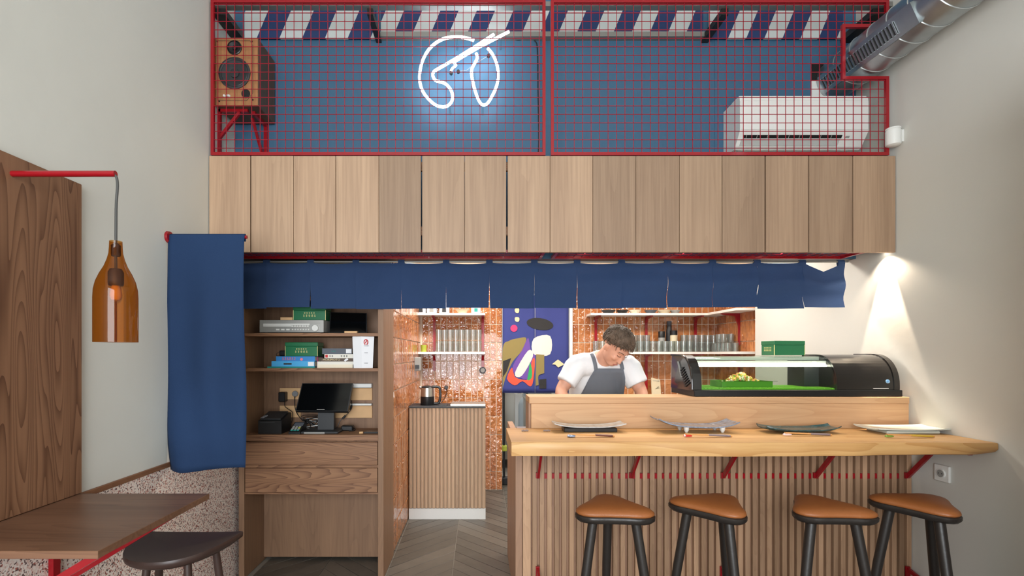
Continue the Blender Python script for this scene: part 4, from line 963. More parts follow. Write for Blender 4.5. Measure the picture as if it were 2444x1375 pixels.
cc = Vector((X(2115, 2.79), 2.786, Z0+.082)); MB().cyl(cc, cc+Vector((0, -.008, .002)), .011, .011, 20).build('emblem', 'emblem_blue', ca); MB().tube([cc+Vector((.006*math.cos(R(k*30)), -.0086, .006*math.sin(R(k*30)))) for k in range(10)], .0015, 5).build('emblem_line', 'blue_book', ca)
MB().cyl((capx, 2.865, Z0+.168), (hx-.002, 2.865, Z0+.168), .006, .006, 12).build('led_strip', 'led', ca)
MB().box(capx, hx, 2.87, 2.89, Z0+.176, Z0+.196).build('lamp_rail', 'white_plastic', ca)
MB().box(capx, hx, 2.93, 3.095, Z0+.2, Z0+.22).build('top_board', 'white_plastic', ca)
MB().box(capx, capx+(hx-capx)*.52, 3.08, 3.086, Z0+.036, Z0+.2).build('sliding_door', 'case_glass', ca)
MB().box(capx+(hx-capx)*.5, hx, 3.09, 3.096, Z0+.036, Z0+.2).build('sliding_door', 'case_glass', ca)
MB().box(hx-.085, hx, 2.93, 3.09, Z0+.036, Z0+.2).build('evaporator', 'charcoal', ca)
MB().box(capx, hx, 2.80, 3.09, Z0+.036, Z0+.042).build('drip_mat', 'green_mat', ca)
mb = MB()
for k in range(40): mb.box(capx+.008+k*.021, capx+.020+k*.021, 2.805, 3.08, Z0+.042, Z0+.0455)
mb.build('mat_rib', 'green_mat', ca, kind='stuff')
# salad tray
ty = thing('salad_tray', (X(1775, 2.93), 2.93, Z0+.046), 'shallow green tray of chopped salad inside the display case', 'tray')
tx0, tx1 = X(1716, 2.9), X(1832, 2.9); zt0 = Z0+.046
MB().box(tx0, tx1, 2.86, 3.0, zt0, zt0+.004).build('tray_base', 'green_tray', ty)
for bx in ((tx0, tx1, 2.856, 2.86), (tx0, tx1, 3.0, 3.004), (tx0-.004, tx0, 2.856, 3.004), (tx1, tx1+.004, 2.856, 3.004)): MB().box(*bx, zt0, zt0+.034).build('tray_wall', 'green_tray', ty)
MB().box(tx0-.02, tx1+.03, 2.85, 2.856, zt0+.032, zt0+.036).build('tray_lip', 'case_glass', ty)
rnd = random.Random(9)
for i, mt in enumerate(('salad_yellow', 'salad_green', 'salad_orange', 'salad_cream')):
    mb = MB()
    for k in range(70):
        u, v = rnd.gauss(0, .38), rnd.gauss(0, .45)
        if abs(u) > 1 or abs(v) > .95: continue
        p = Vector(((tx0+tx1)/2+(tx1-tx0)*.46*u, 2.93+.06*v, zt0+.012+.055*math.exp(-3*u*u-1.5*v*v)+rnd.uniform(-.006, .008)))
        n0 = len(mb.v); mb.box(-.012, .012, -.004, .004, -.003, .003); mb.xf(Matrix.Translation(p) @ Euler((rnd.uniform(0, 3), rnd.uniform(0, 3), rnd.uniform(0, 6))).to_matrix().to_4x4(), n0)
    mb.build('salad_piece', mt, ty, kind='stuff')
tin(X(1848, 2.965), 2.965, Z0+.2275, 'green tin box standing on top of the display case', wd=.2, ht=.086, dp=.11, rz=R(8), lettering=False)
# side lettering of that tin
tt = [o for o in col.objects if o.name.startswith('green_tin') and o.type == 'EMPTY'][-1]
for zz, hh, sd in ((.045, .008, 4), (.03, .011, 6)):
    mb = MB()
    for k in range(5):
        y0 = .025+k*.013
        for q in range(3): mb.box(-.0008, .0008, y0, y0+.009, zz+hh*(q/3-.5), zz+hh*(q/3-.5)+hh*.16)
        mb.box(-.0008, .0008, y0+.003, y0+.005, zz-hh/2, zz+hh/2)
    mb.build('lettering', 'tin_gold', tt, local=True)

# ------------------------------------------------------------------ four bar stools
def tri_outline(s_, n=48):
    cor = [Vector((.205*math.cos(a), .205*math.sin(a))) for a in (0, 2*math.pi/3, 4*math.pi/3)]
    pts = []
    for k in range(n):
        a = 2*math.pi*k/n
        r = .150+.034*math.cos(3*a)+.012*math.cos(6*a)*.5
        pts.append(Vector((r*math.cos(a), r*math.sin(a)))*s_)
    return pts
def make_stool():
    t = thing('bar_stool', (0, 0, 0), '', 'stool', 'leather bar stools at the bar')
    rg = lambda s_, z: [Vector((p.x, p.y, z)) for p in tri_outline(s_)]
    ZR = .70
    MB().loft([rg(.80, ZR-.03), rg(.93, ZR-.03), rg(1.0, ZR-.018), rg(1.005, ZR-.004), rg(.97, ZR)], True).build('seat_base', 'black_wood', t, local=True, sharp=50)
    MB().loft([rg(.95, ZR-.001), rg(.985, ZR+.006), rg(.97, ZR+.014), rg(.90, ZR+.022), rg(.75, ZR+.029), rg(.5, ZR+.033), rg(.2, ZR+.034), rg(.02, ZR+.034)], True).build('cushion', 'leather', t, local=True, sharp=80)
    for a in (0, 2*math.pi/3, 4*math.pi/3):
        c, s_ = math.cos(a), math.sin(a)
        MB().tube([(.105*c, .105*s_, ZR-.027), (.15*c, .15*s_, .40), (.205*c, .205*s_, 0)], [.021, .0205, .014], 16).build('leg', 'black_wood', t, local=True)
    for a in (0, 2*math.pi/3, 4*math.pi/3):
        b2 = a+2*math.pi/3; q = .178; MB().tube([(q*math.cos(a), q*math.sin(a), .2), (q*math.cos(b2), q*math.sin(b2), .2)], .009, 10).build('stretcher', 'black_wood', t, local=True)
    return t
ms = make_stool()
for i, (x, y, a, lab) in enumerate(((.60, 2.265, 85, 'brown leather bar stool with black legs nearest the free end of the bar'), (1.075, 2.315, 42, 'brown leather bar stool, second from the free end of the bar'),
                                    (1.56, 2.262, 86, 'brown leather bar stool, second from the wall end of the bar'), (2.04, 2.33, 28, 'brown leather bar stool nearest the wall with the socket'))):
    s_ = ms if i == 0 else copy_tree(ms)
    s_.location = (x, y, 0); s_.rotation_euler = (0, 0, R(a)); s_['label'] = lab

# ------------------------------------------------------------------ kitchen: slatted cabinet, kettle, shelves, glasses
DK = 4.253
kc = thing('slatted_cabinet', (-.27, 4.4, 0), 'pale slatted wooden cabinet with white plinth under the kettle', 'cabinet')
kx0, kx1 = XT+.012, X(1159, DK); zk0, zk1 = .092, Z(974, DK)
MB().box(kx0, kx1, DK+.02, 4.55, zk0, zk1).build('body', 'slat_wood2', kc)
MB().box(kx0, kx1, DK+.005, 4.55, 0, zk0-.001).build('plinth', 'white_plastic', kc)
ns = 20; sw = (kx1-kx0)/ns
s_ = MB().box(-sw*.36, sw*.36, 0, .018, 0, zk1-zk0, .004).build('slat', 'slat_wood2', local=True); sme = s_.data; bpy.data.objects.remove(s_)
for k in range(ns): inst('slat', sme, (kx0+sw*(k+.5), DK+.003, zk0), kc)
MB().box(kx0, kx1, DK, 4.55, zk1+.0, zk1+.012, .001).build('worktop', 'charcoal', kc)
MB().box(X(1075, 4.3), kx1, DK+.03, 4.55, zk1+.012, zk1+.028, .002).build('steel_tray', 'stainless', kc)
zk = zk1+.012
ke = thing('electric_kettle', (X(1022, 4.4), 4.4, zk), 'black and steel electric kettle on the slatted cabinet', 'kettle')
kx = X(1020, 4.4)
MB().lathe([(.058, 0), (.06, .004), (.06, .075)], (kx, 4.4, zk), 28).build('black_body', 'black_plastic', ke)
MB().lathe([(.0595, .075), (.055, .15)], (kx, 4.4, zk), 28).build('steel_band', 'stainless', ke)
MB().lathe([(.056, .15), (.05, .162), (.02, .168), (.001, .168)], (kx, 4.4, zk), 28).build('lid', 'black_plastic', ke)
MB().tube(spline([(kx+.045, 4.4, zk+.158), (kx+.09, 4.4, zk+.158), (kx+.11, 4.4, zk+.14), (kx+.112, 4.4, zk+.07), (kx+.1, 4.4, zk+.02), (kx+.058, 4.4, zk+.012)], 5), .011, 10).build('handle', 'black_plastic', ke)
MB().tube([(kx-.045, 4.4, zk+.14), (kx-.07, 4.4, zk+.158)], [.016, .008], 10).build('spout', 'stainless', ke)
kp = thing('kettle_lead', (X(1064, 5.1), 4.9, zk), 'black plug and lead of the kettle on the orange tiles', 'plug')
MB().cyl(Pt(1065, 925, DW-.009), Pt(1065, 925, DW-.05), .022, .016, 14).build('plug', 'black_plastic', kp)
MB().tube(spline([Pt(1066, 928, DW-.05), Pt(1066, 940, 5.0), Pt(1058, 955, 4.75), Pt(1050, 964, 4.53), Vector((X(1049, 4.45), 4.47, zk+.006)), Vector((kx+.062, 4.42, zk+.006))], 5), .004, 6).build('cable', 'black_plastic', kp)
tray_ = tag(MB().box(X(1048, 4.36), X(1068, 4.36), 4.30, 4.40, zk, zk+.008, .002).build('phone', 'charcoal'), 'dark flat phone lying beside the kettle', 'phone')
dl = thing('tile_dial', Pt(1152, 884, DW), 'round dark dial fixed on the orange tile wall', 'dial')
MB().cyl(Pt(1152, 884, DW-.009), Pt(1152, 884, DW-.03), .034, .034, 24).build('rim', 'charcoal', dl); MB().cyl(Pt(1152, 884, DW-.029), Pt(1152, 884, DW-.034), .024, .022, 20).build('face', 'grey_plastic', dl)
sd = thing('soap_dispenser', (XT+.03, 4.72, Z(884, 4.72)), 'small grey dispenser on the tiled side wall below the shelf', 'dispenser')
MB().box(XT+.003, XT+.06, 4.68, 4.77, Z(885, 4.72), Z(853, 4.72), .004).build('body', 'grey_plastic', sd); MB().box(XT+.012, XT+.05, 4.674, 4.681, Z(880, 4.72), Z(871, 4.72)).build('window', 'black_plastic', sd)

def shelf(name, x0, x1, d0, zt_, label, brx, down=.17):
    t = thing(name, ((x0+x1)/2, (d0+DW)/2, zt_-.02), label, 'shelf', 'white kitchen shelves')
    MB().box(x0, x1, d0, DW-.009, zt_-.022, zt_, .001).build('board', 'shelf_white', t)
    for bx in brx:
        MB().bar((bx, DW-.017, zt_-.024), (bx, DW-.017, zt_-.024-down), .026, .012, (0, 1, 0)).build('bracket_upright', 'red_steel', t)
        MB().prism([(DW-.022, zt_-.023), (d0+.03, zt_-.023), (d0+.03, zt_-.033), (DW-.05, zt_-.045), (DW-.022, zt_-.09)], bx-.012, bx+.012, 'X').build('bracket_arm', 'red_steel', t)
    return t
d4 = 4.95; zu, zl_ = Z(747, d4), Z(840, d4)
shelf('kitchen_shelf', XT+.004, X(1158, d4), d4, zu, 'upper white shelf with red brackets above the kettle', (X(1037, DW), X(1152, DW)), .35)
shelf('kitchen_shelf', XT+.004, X(1158, d4), d4, zl_, 'lower white shelf with red brackets above the kettle', (X(1037, DW), X(1152, DW)), .17)
u_ = shelf('kitchen_shelf', X(1410, d4), 2.44, d4, zu, 'upper white shelf with red brackets behind the cook', (X(1421, DW), X(1541, DW), X(1658, DW)), .33)
l_ = shelf('kitchen_shelf', X(1440, d4), 2.44, d4, zl_, 'lower white shelf of glasses behind the cook', (X(1541, DW), X(1658, DW)), .36)
MB().box(2.25, 2.44, 4.40, d4, zu-.022, zu, .001).build('return_board', 'shelf_white', u_); MB().box(2.25, 2.44, 4.40, d4, zl_-.022, zl_, .001).build('return_board', 'shelf_white', l_)
for (t_, zz) in ((u_, zu), (l_, zl_)):
    MB().prism([(2.441, zz-.023), (2.27, zz-.023), (2.27, zz-.033), (2.40, zz-.05), (2.441, zz-.16)], 4.70, 4.725, 'Y').build('bracket_arm', 'red_steel', t_)
    MB().bar((2.438, 4.7125, zz-.024), (2.438, 4.7125, zz-.32), .024, .01, (1, 0, 0)).build('bracket_upright', 'red_steel', t_)
def glass_me(r0, r1, h, th=.003, base=.008):
    o = MB().lathe([(r0-.004, 0), (r0, .003), (r1, h), (r1-th, h), (r0-th, base), (.001, base)], (0, 0, 0), 14, True).build('g', 'tumbler', local=True); me = o.data; bpy.data.objects.remove(o); return me
g_short = glass_me(.028, .031, .108); g_tall = glass_me(.029, .034, .17); g_mini = glass_me(.026, .03, .085); g_hand = glass_me(.029, .032, .11)
def glass(me, px, d, z, label, group, sc=1):
    o = inst('drinking_glass', me, (X(px, d) if px > 100 else px, d, z)); tag(o, label, 'glass', group); return o
for k in range(9): glass(g_short, 1529+k*14.6, 5.0, zl_, 'short straight tumbler in the front row behind the cook', 'front row of tumblers')
for k in range(5): glass(g_tall, 1484+k*14.8, 5.08, zl_, 'tall tumbler on the lower shelf beside the cook\'s head', 'tall tumblers by the cook')
for k in range(6): glass(g_tall, 1632+k*14.2, 5.07, zl_, 'tall tumbler beside the grey-capped bottles on the lower shelf', 'tall tumblers by the bottles')
for k in range(5): glass(g_mini, 1708+k*14, 4.99, zl_, 'small tumbler at the bottom of a stack on the shelf corner', 'small tumblers, bottom row')
for k in range(3): glass(g_mini, 1715+k*14.6, 5.06, zl_, 'small tumbler behind the stacked tumblers in the shelf corner', 'small tumblers, back row')
for k in range(3): glass(g_mini, 1715+k*14.6, 5.06, zl_+.086, 'small tumbler stacked upside on another in the shelf corner', 'small tumblers, upper row')
for k in range(6): glass(g_mini, 2.33+(k % 2)*.072, 4.88-.085*(k//2), zl_, 'small tumbler on the return shelf along the side tiles', 'tumblers on the return shelf')
for k in range(4): glass(g_mini, 2.33+(k % 2)*.072, 4.88-.085*(k//2), zl_+.086, 'small tumbler stacked on the return shelf tumblers', 'upper tumblers on the return shelf')
for k in range(8): glass(g_hand, 1047+k*13.6, 5.0, zl_, 'tumbler in the bottom row of the stack above the kettle', 'tumblers above the kettle, bottom row')
for k in range(8): glass(g_hand, 1047+k*13.6, 5.0, zl_+.111, 'tumbler in the upper row of the stack above the kettle', 'tumblers above the kettle, upper row')
for k in range(3): glass(g_hand, 1422+k*15.5, 5.03, zl_, 'tumbler at the free end of the shelf behind the cook', 'tumblers at the shelf end')
def bottle(px, d, z, prof, mat, cap, label):
    t = thing('bottle', (X(px, d), d, z), label, 'bottle'); MB().lathe(prof, (X(px, d), d, z), 18).build('bottle_body', mat, t)
    if cap: MB().lathe(cap[0], (X(px, d), d, z), 18).build('cap', cap[1], t)
bottle(1597, 5.115, zl_, [(.03, 0), (.032, .01), (.032, .2), (.024, .235), (.022, .27)], 'charcoal', ([(.024, .27), (.024, .31), (.02, .312)], 'grey_book'), 'tall dark ribbed bottle standing behind the tumblers')
bottle(1579, 5.085, zl_, [(.03, 0), (.031, .14), (.03, .145)], 'grey_plastic', ([(.032, .145), (.032, .205), (.03, .208)], 'black_plastic'), 'grey jar with a broad black cap behind the tumblers')
bottle(1608, 5.06, zl_, [(.034, 0), (.035, .16), (.031, .17)], 'beige_plastic', ([(.035, .17), (.035, .213), (.033, .215)], 'black_plastic'), 'grey-brown jar with a black cap beside the tall dark bottle')
tag(MB().lathe([(.028, 0), (.03, .07), (.027, .07), (.025, .006), (.001, .006)], (XT+.055, 5.0, zl_), 16).build('small_cup', 'yellow_green'), 'yellow-green cup at the wall end of the lower shelf', 'cup')
# things on the upper shelves (lower edges show under the curtain)
for px, m_, lab in ((1004, 'charcoal', 'white carton with a dark bottle print, next to the tiled side wall'), (1030, 'grey_plastic', 'white carton with a grey bottle print between two printed cartons'), (1060, 'charcoal', 'white carton with a broad dark print above the stacked tumblers')):
    t = thing('printed_carton', (X(px, 5.0), 5.0, zu), lab, 'carton', 'cartons on the upper shelf'); MB().box(X(px-11.5, 5.0), X(px+11.5, 5.0), 5.0, 5.1, zu, zu+.2, .002).build('box', 'paper', t)
    MB().prism([(X(px-5, 5.), zu+.01), (X(px+5, 5.), zu+.01), (X(px+4, 5.), zu+.09), (X(px+1.5, 5.), zu+.13), (X(px-1.5, 5.), zu+.13), (X(px-4, 5.), zu+.09)], 4.998, 5.001, 'Y').build('print', m_, t)
tag(MB().lathe([(.04, 0), (.05, .02), (.075, .045), (.07, .045), (.045, .02), (.001, .018)], (X(1103, 5.03), 5.03, zu), 20).build('bowl', 'beige_plastic'), 'beige bowl on the upper shelf beside the cartons', 'bowl')
t = thing('label_card', (X(1135, 5.0), 5.0, zu), 'white framed card standing at the free end of the upper shelf', 'card'); MB().box(X(1125, 5.0), X(1147, 5.0), 5.0, 5.03, zu, zu+.12, .002).build('card', 'paper', t); MB().box(X(1132, 5.0), X(1140, 5.0), 4.998, 5.001, zu+.015, zu+.05).build('print', 'teal_book', t)
for px, r_, m_, lab in ((1452, .07, 'charcoal', 'dark stacked dishes on the upper shelf behind the cook'), (1485, .06, 'plate_black', 'black bowl on the upper shelf behind the cook'), (1515, .06, 'cream_book', 'cream bowl on the upper shelf behind the cook'), (1553, .06, 'grey_book', 'blue-grey bowl on the upper shelf behind the cook'), (1585, .065, 'beige_plastic', 'beige dish on the upper shelf behind the cook'), (1611, .05, 'grey_plastic', 'grey dish on the upper shelf above the grey jar')):
    tag(MB().lathe([(r_*.6, 0), (r_*.7, .008), (r_, .03), (r_*.98, .034), (r_*.62, .012), (.001, .01)], (X(px, 5.04), 5.04, zu), 20).build('dish', m_), lab, 'dish', 'dishes on the upper shelf')
# back counter, mandoline
bcn = thing('back_counter', (1.65, 4.85, 0), 'steel back counter along the tiled wall behind the cook', 'counter')
MB().box(DR+.03, 2.44, 4.62, DW-.03, .86, .90, .003).build('top', 'stainless', bcn); MB().box(DR+.03, 2.44, 4.66, DW-.03, .08, .86).build('base', 'stainless', bcn)
md = thing('slicer_board', (X(1566, 4.9), 4.9, .9), 'beige slicing board leaning against the tiles behind the cook', 'slicer')
p0, p1 = Vector((X(1566, 4.95), 4.93, .912)), Vector((X(1566, 5.1), 5.12, Z(905, 5.1)))
MB().bar(p0, p1, .092, .014, (0, 1, 0)).build('board', 'beige_plastic', md)
pm = p0+(p1-p0)*.62; MB().bar(pm+Vector((-.03, -.012, -.02)), pm+Vector((.025, -.012, .02)), .003, .012, (0, 1, 0)).build('blade', 'stainless', md)
MB().bar(p0+(p1-p0)*.93+Vector((-.035, -.009, 0)), p0+(p1-p0)*.93+Vector((.035, -.009, 0)), .004, .012, (0, 1, 0)).build('grip', 'grey_plastic', md)

# ------------------------------------------------------------------ doorway: printed curtain and the room beyond
DH = DW-.045
dn = thing('door_curtain', (X(1278, DH), DH, Z(939, DH)), 'blue door curtain with large abstract colour fields hung in the kitchen doorway', 'curtain')
def cloth_y(x, z): return DH+.006*math.sin(x*26+1)*min(1, (1.95-z)*2.5)
cx0_, cxm, cx1_ = X(1199.5, DH), X(1277, DH), X(1357, DH); ztp, zbt = 2.0, Z(938, DH)
for a, b_ in ((cx0_, cxm-.002), (cxm+.002, cx1_)):
    rows = [[Vector((a+(b_-a)*u/10, cloth_y(a+(b_-a)*u/10, ztp+(zbt-ztp)*v/20), ztp+(zbt-ztp)*v/20)) for u in range(11)] for v in range(21)]
    mb = MB(); mb.loft(rows, False, True, closed=False); o = mb.build('cloth_half', 'banner_blue', dn); q = o.modifiers.new('thickness', 'SOLIDIFY'); q.thickness = .0015; q.offset = -1
MB().cyl((DL+.004, DH+.004, 2.003), (DR-.04, DH+.004, 2.003), .009, .009, 10).build('rod', 'silver_light', dn)
cn = [0]
def patch(pts, mat, closed=True, n=5):
    """a flat printed colour field lying on the cloth"""
    cn[0] += 1; P2 = spline([(X(1190+x/5.979, DH), 0, Z(730+y/5.979, DH)) for x, y in pts], n, True) if n else [Vector((X(1190+x/5.979, DH), 0, Z(730+y/5.979, DH))) for x, y in pts]
    off = .0022+.0005*cn[0]
    bm = bmesh.new(); vs = [bm.verts.new((p.x, 0, p.z)) for p in P2]; f = bm.faces.new(vs); bmesh.ops.triangulate(bm, faces=[f]); bmesh.ops.subdivide_edges(bm, edges=[e for e in bm.edges if e.calc_length() > .04], cuts=2, use_grid_fill=False)
    bmesh.ops.triangulate(bm, faces=bm.faces[:])
    for v in bm.verts: v.co.y = cloth_y(v.co.x, v.co.z)-off
    MB().bm(bm).build('printed_field', mat, dn)
patch([(60, 600), (150, 500), (270, 465), (395, 462), (330, 640), (200, 800), (110, 1000), (70, 1130), (60, 1130)], 'olive')
patch([(62, 790), (180, 745), (120, 930), (62, 1020)], 'black_cloth', n=0)
patch([(430, 470), (395, 500), (330, 640), (230, 800), (200, 900), (260, 1000), (420, 1050), (500, 900), (520, 700), (470, 690)], 'purple_cloth', n=3)
patch([(500, 470), (735, 430), (735, 690), (500, 690)], 'white_cloth', n=4)
patch([(420, 640), (490, 720), (330, 1000), (230, 960)], 'white_cloth', n=4)
patch([(590+190*math.cos(R(k*30)), 260+85*math.sin(R(k*30))+.12*190*math.cos(R(k*30))) for k in range(12)], 'black_cloth', n=2)
patch([(190, 880), (120, 1040), (230, 1135), (340, 1075), (450, 1150), (495, 1060), (515, 760), (470, 800), (440, 1040), (280, 1040), (210, 980)], 'vermilion', n=3)
patch([(445, 810), (475, 900), (470, 1030), (410, 1060), (430, 940)], 'green_cloth', n=3)
patch([(535, 690), (650, 700), (650, 960), (560, 990), (570, 1130), (530, 1140)], 'olive', n=0)
patch([(580, 1050), (680, 1040), (680, 1180), (580, 1180)], 'black_cloth', n=0)
patch([(265+50*math.cos(R(k*30))-47, 322+50*math.sin(R(k*30))) for k in range(12)], 'pinkred_cloth', n=2)
patch([(235, 165), (292, 170), (288, 225), (238, 220)], 'cream_cloth', n=3)
patch([(232, 45), (290, 40), (285, 100), (240, 95)], 'cream_cloth', n=3)
patch([(760, 835), (845, 765), (935, 835), (880, 840), (848, 880), (810, 840)], 'cream_cloth', n=0)

fz = thing('steel_fridge', (X(1220, 6.2), 6.4, 0), 'grey steel fridge seen through the kitchen doorway', 'fridge')
MB().box(X(1196, 6.2)-.25, X(1227, 6.2), 6.2, 6.9, .1, Z(935, 6.2)).build('body', 'stainless', fz)
MB().box(X(1229, 6.2), X(1246, 6.2), 6.2, 6.22, .1, Z(940, 6.2)).build('door', 'white_plastic', fz)
MB().box(X(1246, 6.2), X(1258, 6.2), 6.24, 6.9, .1, Z(940, 6.2)).build('side', 'stainless', fz)
for dx in (.02, .3): MB().cyl((X(1196, 6.2)-.2+dx, 6.25, 0), (X(1196, 6.2)-.2+dx, 6.25, .1), .02, .02, 10).build('foot', 'black_plastic', fz)
gc = thing('gas_cylinder', (X(1254, 6.05), 6.05, 0), 'pale grey gas cylinder standing beyond the doorway', 'gas cylinder')
MB().lathe([(.08, 0), (.085, .03), (.085, .78), (.06, .86), (.025, .89), (.025, .93)], (X(1254, 6.05), 6.05, 0), 20).build('cylinder', 'gas_white', gc); MB().lathe([(.03, .93), (.03, .97), (.01, .98)], (X(1254, 6.05), 6.05, 0), 14).build('valve', 'charcoal', gc)
ap = thing('induction_hob', (X(1290, 5.5), 5.5, .88), 'black cooking hob on a steel table beyond the doorway', 'hob')
MB().prism([(5.45, .905), (5.45, .96), (5.75, 1.0), (5.75, .905)], X(1262, 5.45), X(1318, 5.45), 'X').build('body', 'black_plastic', ap)
for k in range(2): MB().cyl((X(1275+k*25, 5.45), 5.452, .93), (X(1275+k*25, 5.45), 5.435, .93), .014, .012, 12).build('knob', 'grey_plastic', ap)
stt = thing('steel_table', (X(1300, 5.6), 5.6, 0), 'steel work table beyond the kitchen doorway', 'table')
MB().box(X(1258, 5.4), X(1372, 5.4), 5.4, 5.9, .88, .905).build('table_top', 'stainless', stt)
for xx_ in (X(1262, 5.4), X(1368, 5.4)):
    for yy_ in (5.43, 5.87): MB().box(xx_-.015, xx_+.015, yy_-.015, yy_+.015, 0, .88).build('leg', 'stainless', stt)
hw = thing('mop_bucket_tool', (X(1203, 5.4), 5.4, 0), 'black broom with yellow fitting just past the tiled door edge', 'broom')
MB().cyl((X(1203, 5.4), 5.4, .06), (X(1202, 5.4), 5.42, 1.2), .012, .012, 10).build('handle', 'black_plastic', hw); MB().box(X(1203, 5.4)-.03, X(1203, 5.4)+.03, 5.36, 5.44, .36, .42, .01).build('fitting', 'yellow_green', hw); MB().box(X(1203, 5.4)-.05, X(1203, 5.4)+.05, 5.36, 5.44, 0, .08, .01).build('head', 'black_plastic', hw)

# unseen wooden partition, added outside the frame to shade the right wall
be = thing('shade_partition', (XR-.2, 1.62, 0), 'tall dark wooden partition added out of view to shade the wall', 'partition')
MB().box(XR-.42, XR-.004, 1.61, 1.65, 0, 2.5, .002).build('panel', 'panel_wood', be)
MB().box(XR-.45, XR-.42, 1.60, 1.66, 0, 2.52, .002).build('post', 'panel_wood', be)

# ------------------------------------------------------------------ the cook
def limb(mb, pts, rr, side=(1, 0, 0), n=16, sub=3):
    pts_ = spline(pts, sub); R_ = []
    m_ = len(pts)
    for i in range(len(pts_)):
        f = i/sub; a = min(int(f), m_-2); t = f-a
        ra = rr[a] if isinstance(rr[a], tuple) else (rr[a], rr[a]); rb = rr[a+1] if isinstance(rr[a+1], tuple) else (rr[a+1], rr[a+1])
        R_.append((ra[0]*(1-t)+rb[0]*t, ra[1]*(1-t)+rb[1]*t))
    mb.tube(pts_, R_, n, side=side)
def blob(mb, c, r, rot=None, n=12):
    bm = bmesh.new(); bmesh.ops.create_uvsphere(bm, u_segments=n*2, v_segments=n, radius=1)
    q = rot.to_matrix().to_4x4() if rot else Matrix.Identity(4)
    bmesh.ops.transform(bm, matrix=Matrix.Translation(c) @ q @ Matrix.Diagonal((*r, 1)), verts=bm.verts[:]); mb.bm(bm, True)
def remesh(mb, name, mat, parent, vox, smooth=6):
    me = bpy.data.meshes.new('tmp'); me.from_pydata(mb.v, [], mb.f); o = bpy.data.objects.new('tmp', me); col.objects.link(o)
    bm = bmesh.new(); bm.from_mesh(me); bmesh.ops.recalc_face_normals(bm, faces=bm.faces[:]); bm.to_mesh(me); bm.free()
    md_ = o.modifiers.new('r', 'REMESH'); md_.mode = 'VOXEL'; md_.voxel_size = vox
    if smooth: s_ = o.modifiers.new('s', 'SMOOTH'); s_.iterations = smooth; s_.factor = .5
    me2 = baked(o); me2.name = name
    m2 = MB(); m2.v = [v.co.copy() for v in me2.vertices]; m2.f = [list(p.vertices) for p in me2.polygons]; m2.sm = set(range(len(m2.f)))
    bpy.data.meshes.remove(me2)
    return m2.build(name, mat, parent, sharp=180)
ck = thing('person', (.82, 3.5, 0), 'person in white t-shirt and grey apron leaning over the prep worktop', 'person')
V = Vector
pel, wai, che, sho, nck = V((.80, 3.52, .92)), V((.80, 3.50, 1.06)), V((.805, 3.43, 1.22)), V((.81, 3.335, 1.33)), V((.815, 3.275, 1.385))
hc = V((.862, 3.16, 1.447))                                         # head centre
sL, eL, wL = V((.645, 3.30, 1.325)), V((.535, 3.26, 1.165)), V((.545, 3.10, 1.028))
sR, eR, wR = V((.975, 3.295, 1.32)), V((1.045, 3.25, 1.165)), V((1.02, 3.09, 1.028))
body = MB()
limb(body, [pel, wai, che, sho, nck], [(.155, .105), (.14, .095), (.165, .105), (.13, .075), (.058, .056)])
limb(body, [nck-V((0, -.02, .03)), V((.84, 3.225, 1.415)), hc+V((0, .02, -.02))], [.062, .054, .055])
limb(body, [V((.74, 3.32, 1.335)), sL, (sL+eL)/2, eL, (eL*.6+wL*.4), wL], [.06, .056, .046, .040, .041, .027])
limb(body, [V((.88, 3.32, 1.335)), sR, (sR+eR)/2, eR, (eR*.6+wR*.4), wR], [.06, .056, .046, .040, .041, .027])
for s_ in (-1, 1):
    limb(body, [V((.80+s_*.085, 3.52, .93)), V((.80+s_*.10, 3.50, .50)), V((.80+s_*.11, 3.53, .09))], [.085, .058, .04])
# head: skull, jaw, nose, ears, brow ridge in its own frame (face toward -Y), then pitched down and turned
Rh = Euler((R(50), R(4), R(34))).to_matrix()                          # pitch forward, then yaw toward the display case
hp = lambda x, y, z: hc+Rh @ V((x, y, z))
hd = MB()
def hblob(c, r, rx=0): blob(hd, hp(*c), r, (Rh @ Euler((rx, 0, 0)).to_matrix()).to_euler())
hblob((0, .012, .03), (.074, .094, .082)); hblob((0, -.025, -.025), (.062, .066, .085)); hblob((0, -.05, -.085), (.036, .036, .028))
hblob((0, -.088, -.028), (.011, .018, .026), R(-14)); hblob((0, -.098, -.042), (.014, .013, .010))
hblob((0, -.075, .022), (.052, .018, .012)); hblob((-.036, -.068, -.030), (.02, .018, .018)); hblob((.036, -.068, -.030), (.02, .018, .018))
hblob((0, -.080, -.066), (.024, .012, .007)); hblob((0, -.079, -.077), (.02, .012, .007))
for s_ in (-1, 1): hblob((s_*.073, .005, -.012), (.010, .020, .032)); hblob((s_*.078, .002, -.004), (.010, .016, .022))
body.add(hd.v, hd.f)
def hand(w_, e_, thumb):
    """palm, four fingers of unequal length and a thumb leaving the side of the palm, curled on the board"""
    f = (w_-e_).normalized(); f = V((f.x*.6, f.y, -.25)).normalized(); s = V((1, 0, 0)); s = (s-f*s.dot(f)).normalized(); u = s.cross(f)
    if u.z < 0: u = -u
    limb(body, [w_-f*.02, w_+f*.035, w_+f*.085], [(.027, .02), (.040, .015), (.042, .013)], side=s, n=14)
    for k, (o_, ln) in enumerate(((-.031, .062), (-.0105, .075), (.0105, .071), (.031, .055))):
        b0 = w_+f*.075+s*o_; limb(body, [b0, b0+f*ln*.5-u*.004, b0+f*ln*.8-u*.018, b0+f*ln*.92-u*.034], [.0095, .009, .0085, .0075], side=s, n=10)
    b0 = w_+f*.02+s*thumb*.03; limb(body, [b0, b0+f*.03+s*thumb*.022, b0+f*.062+s*thumb*.022-u*.012], [.013, .011, .009], side=s, n=10)
hand(wL, eL, 1); hand(wR, eR, -1)
bo = remesh(body, 'body', 'skin', ck, .0058, 5)
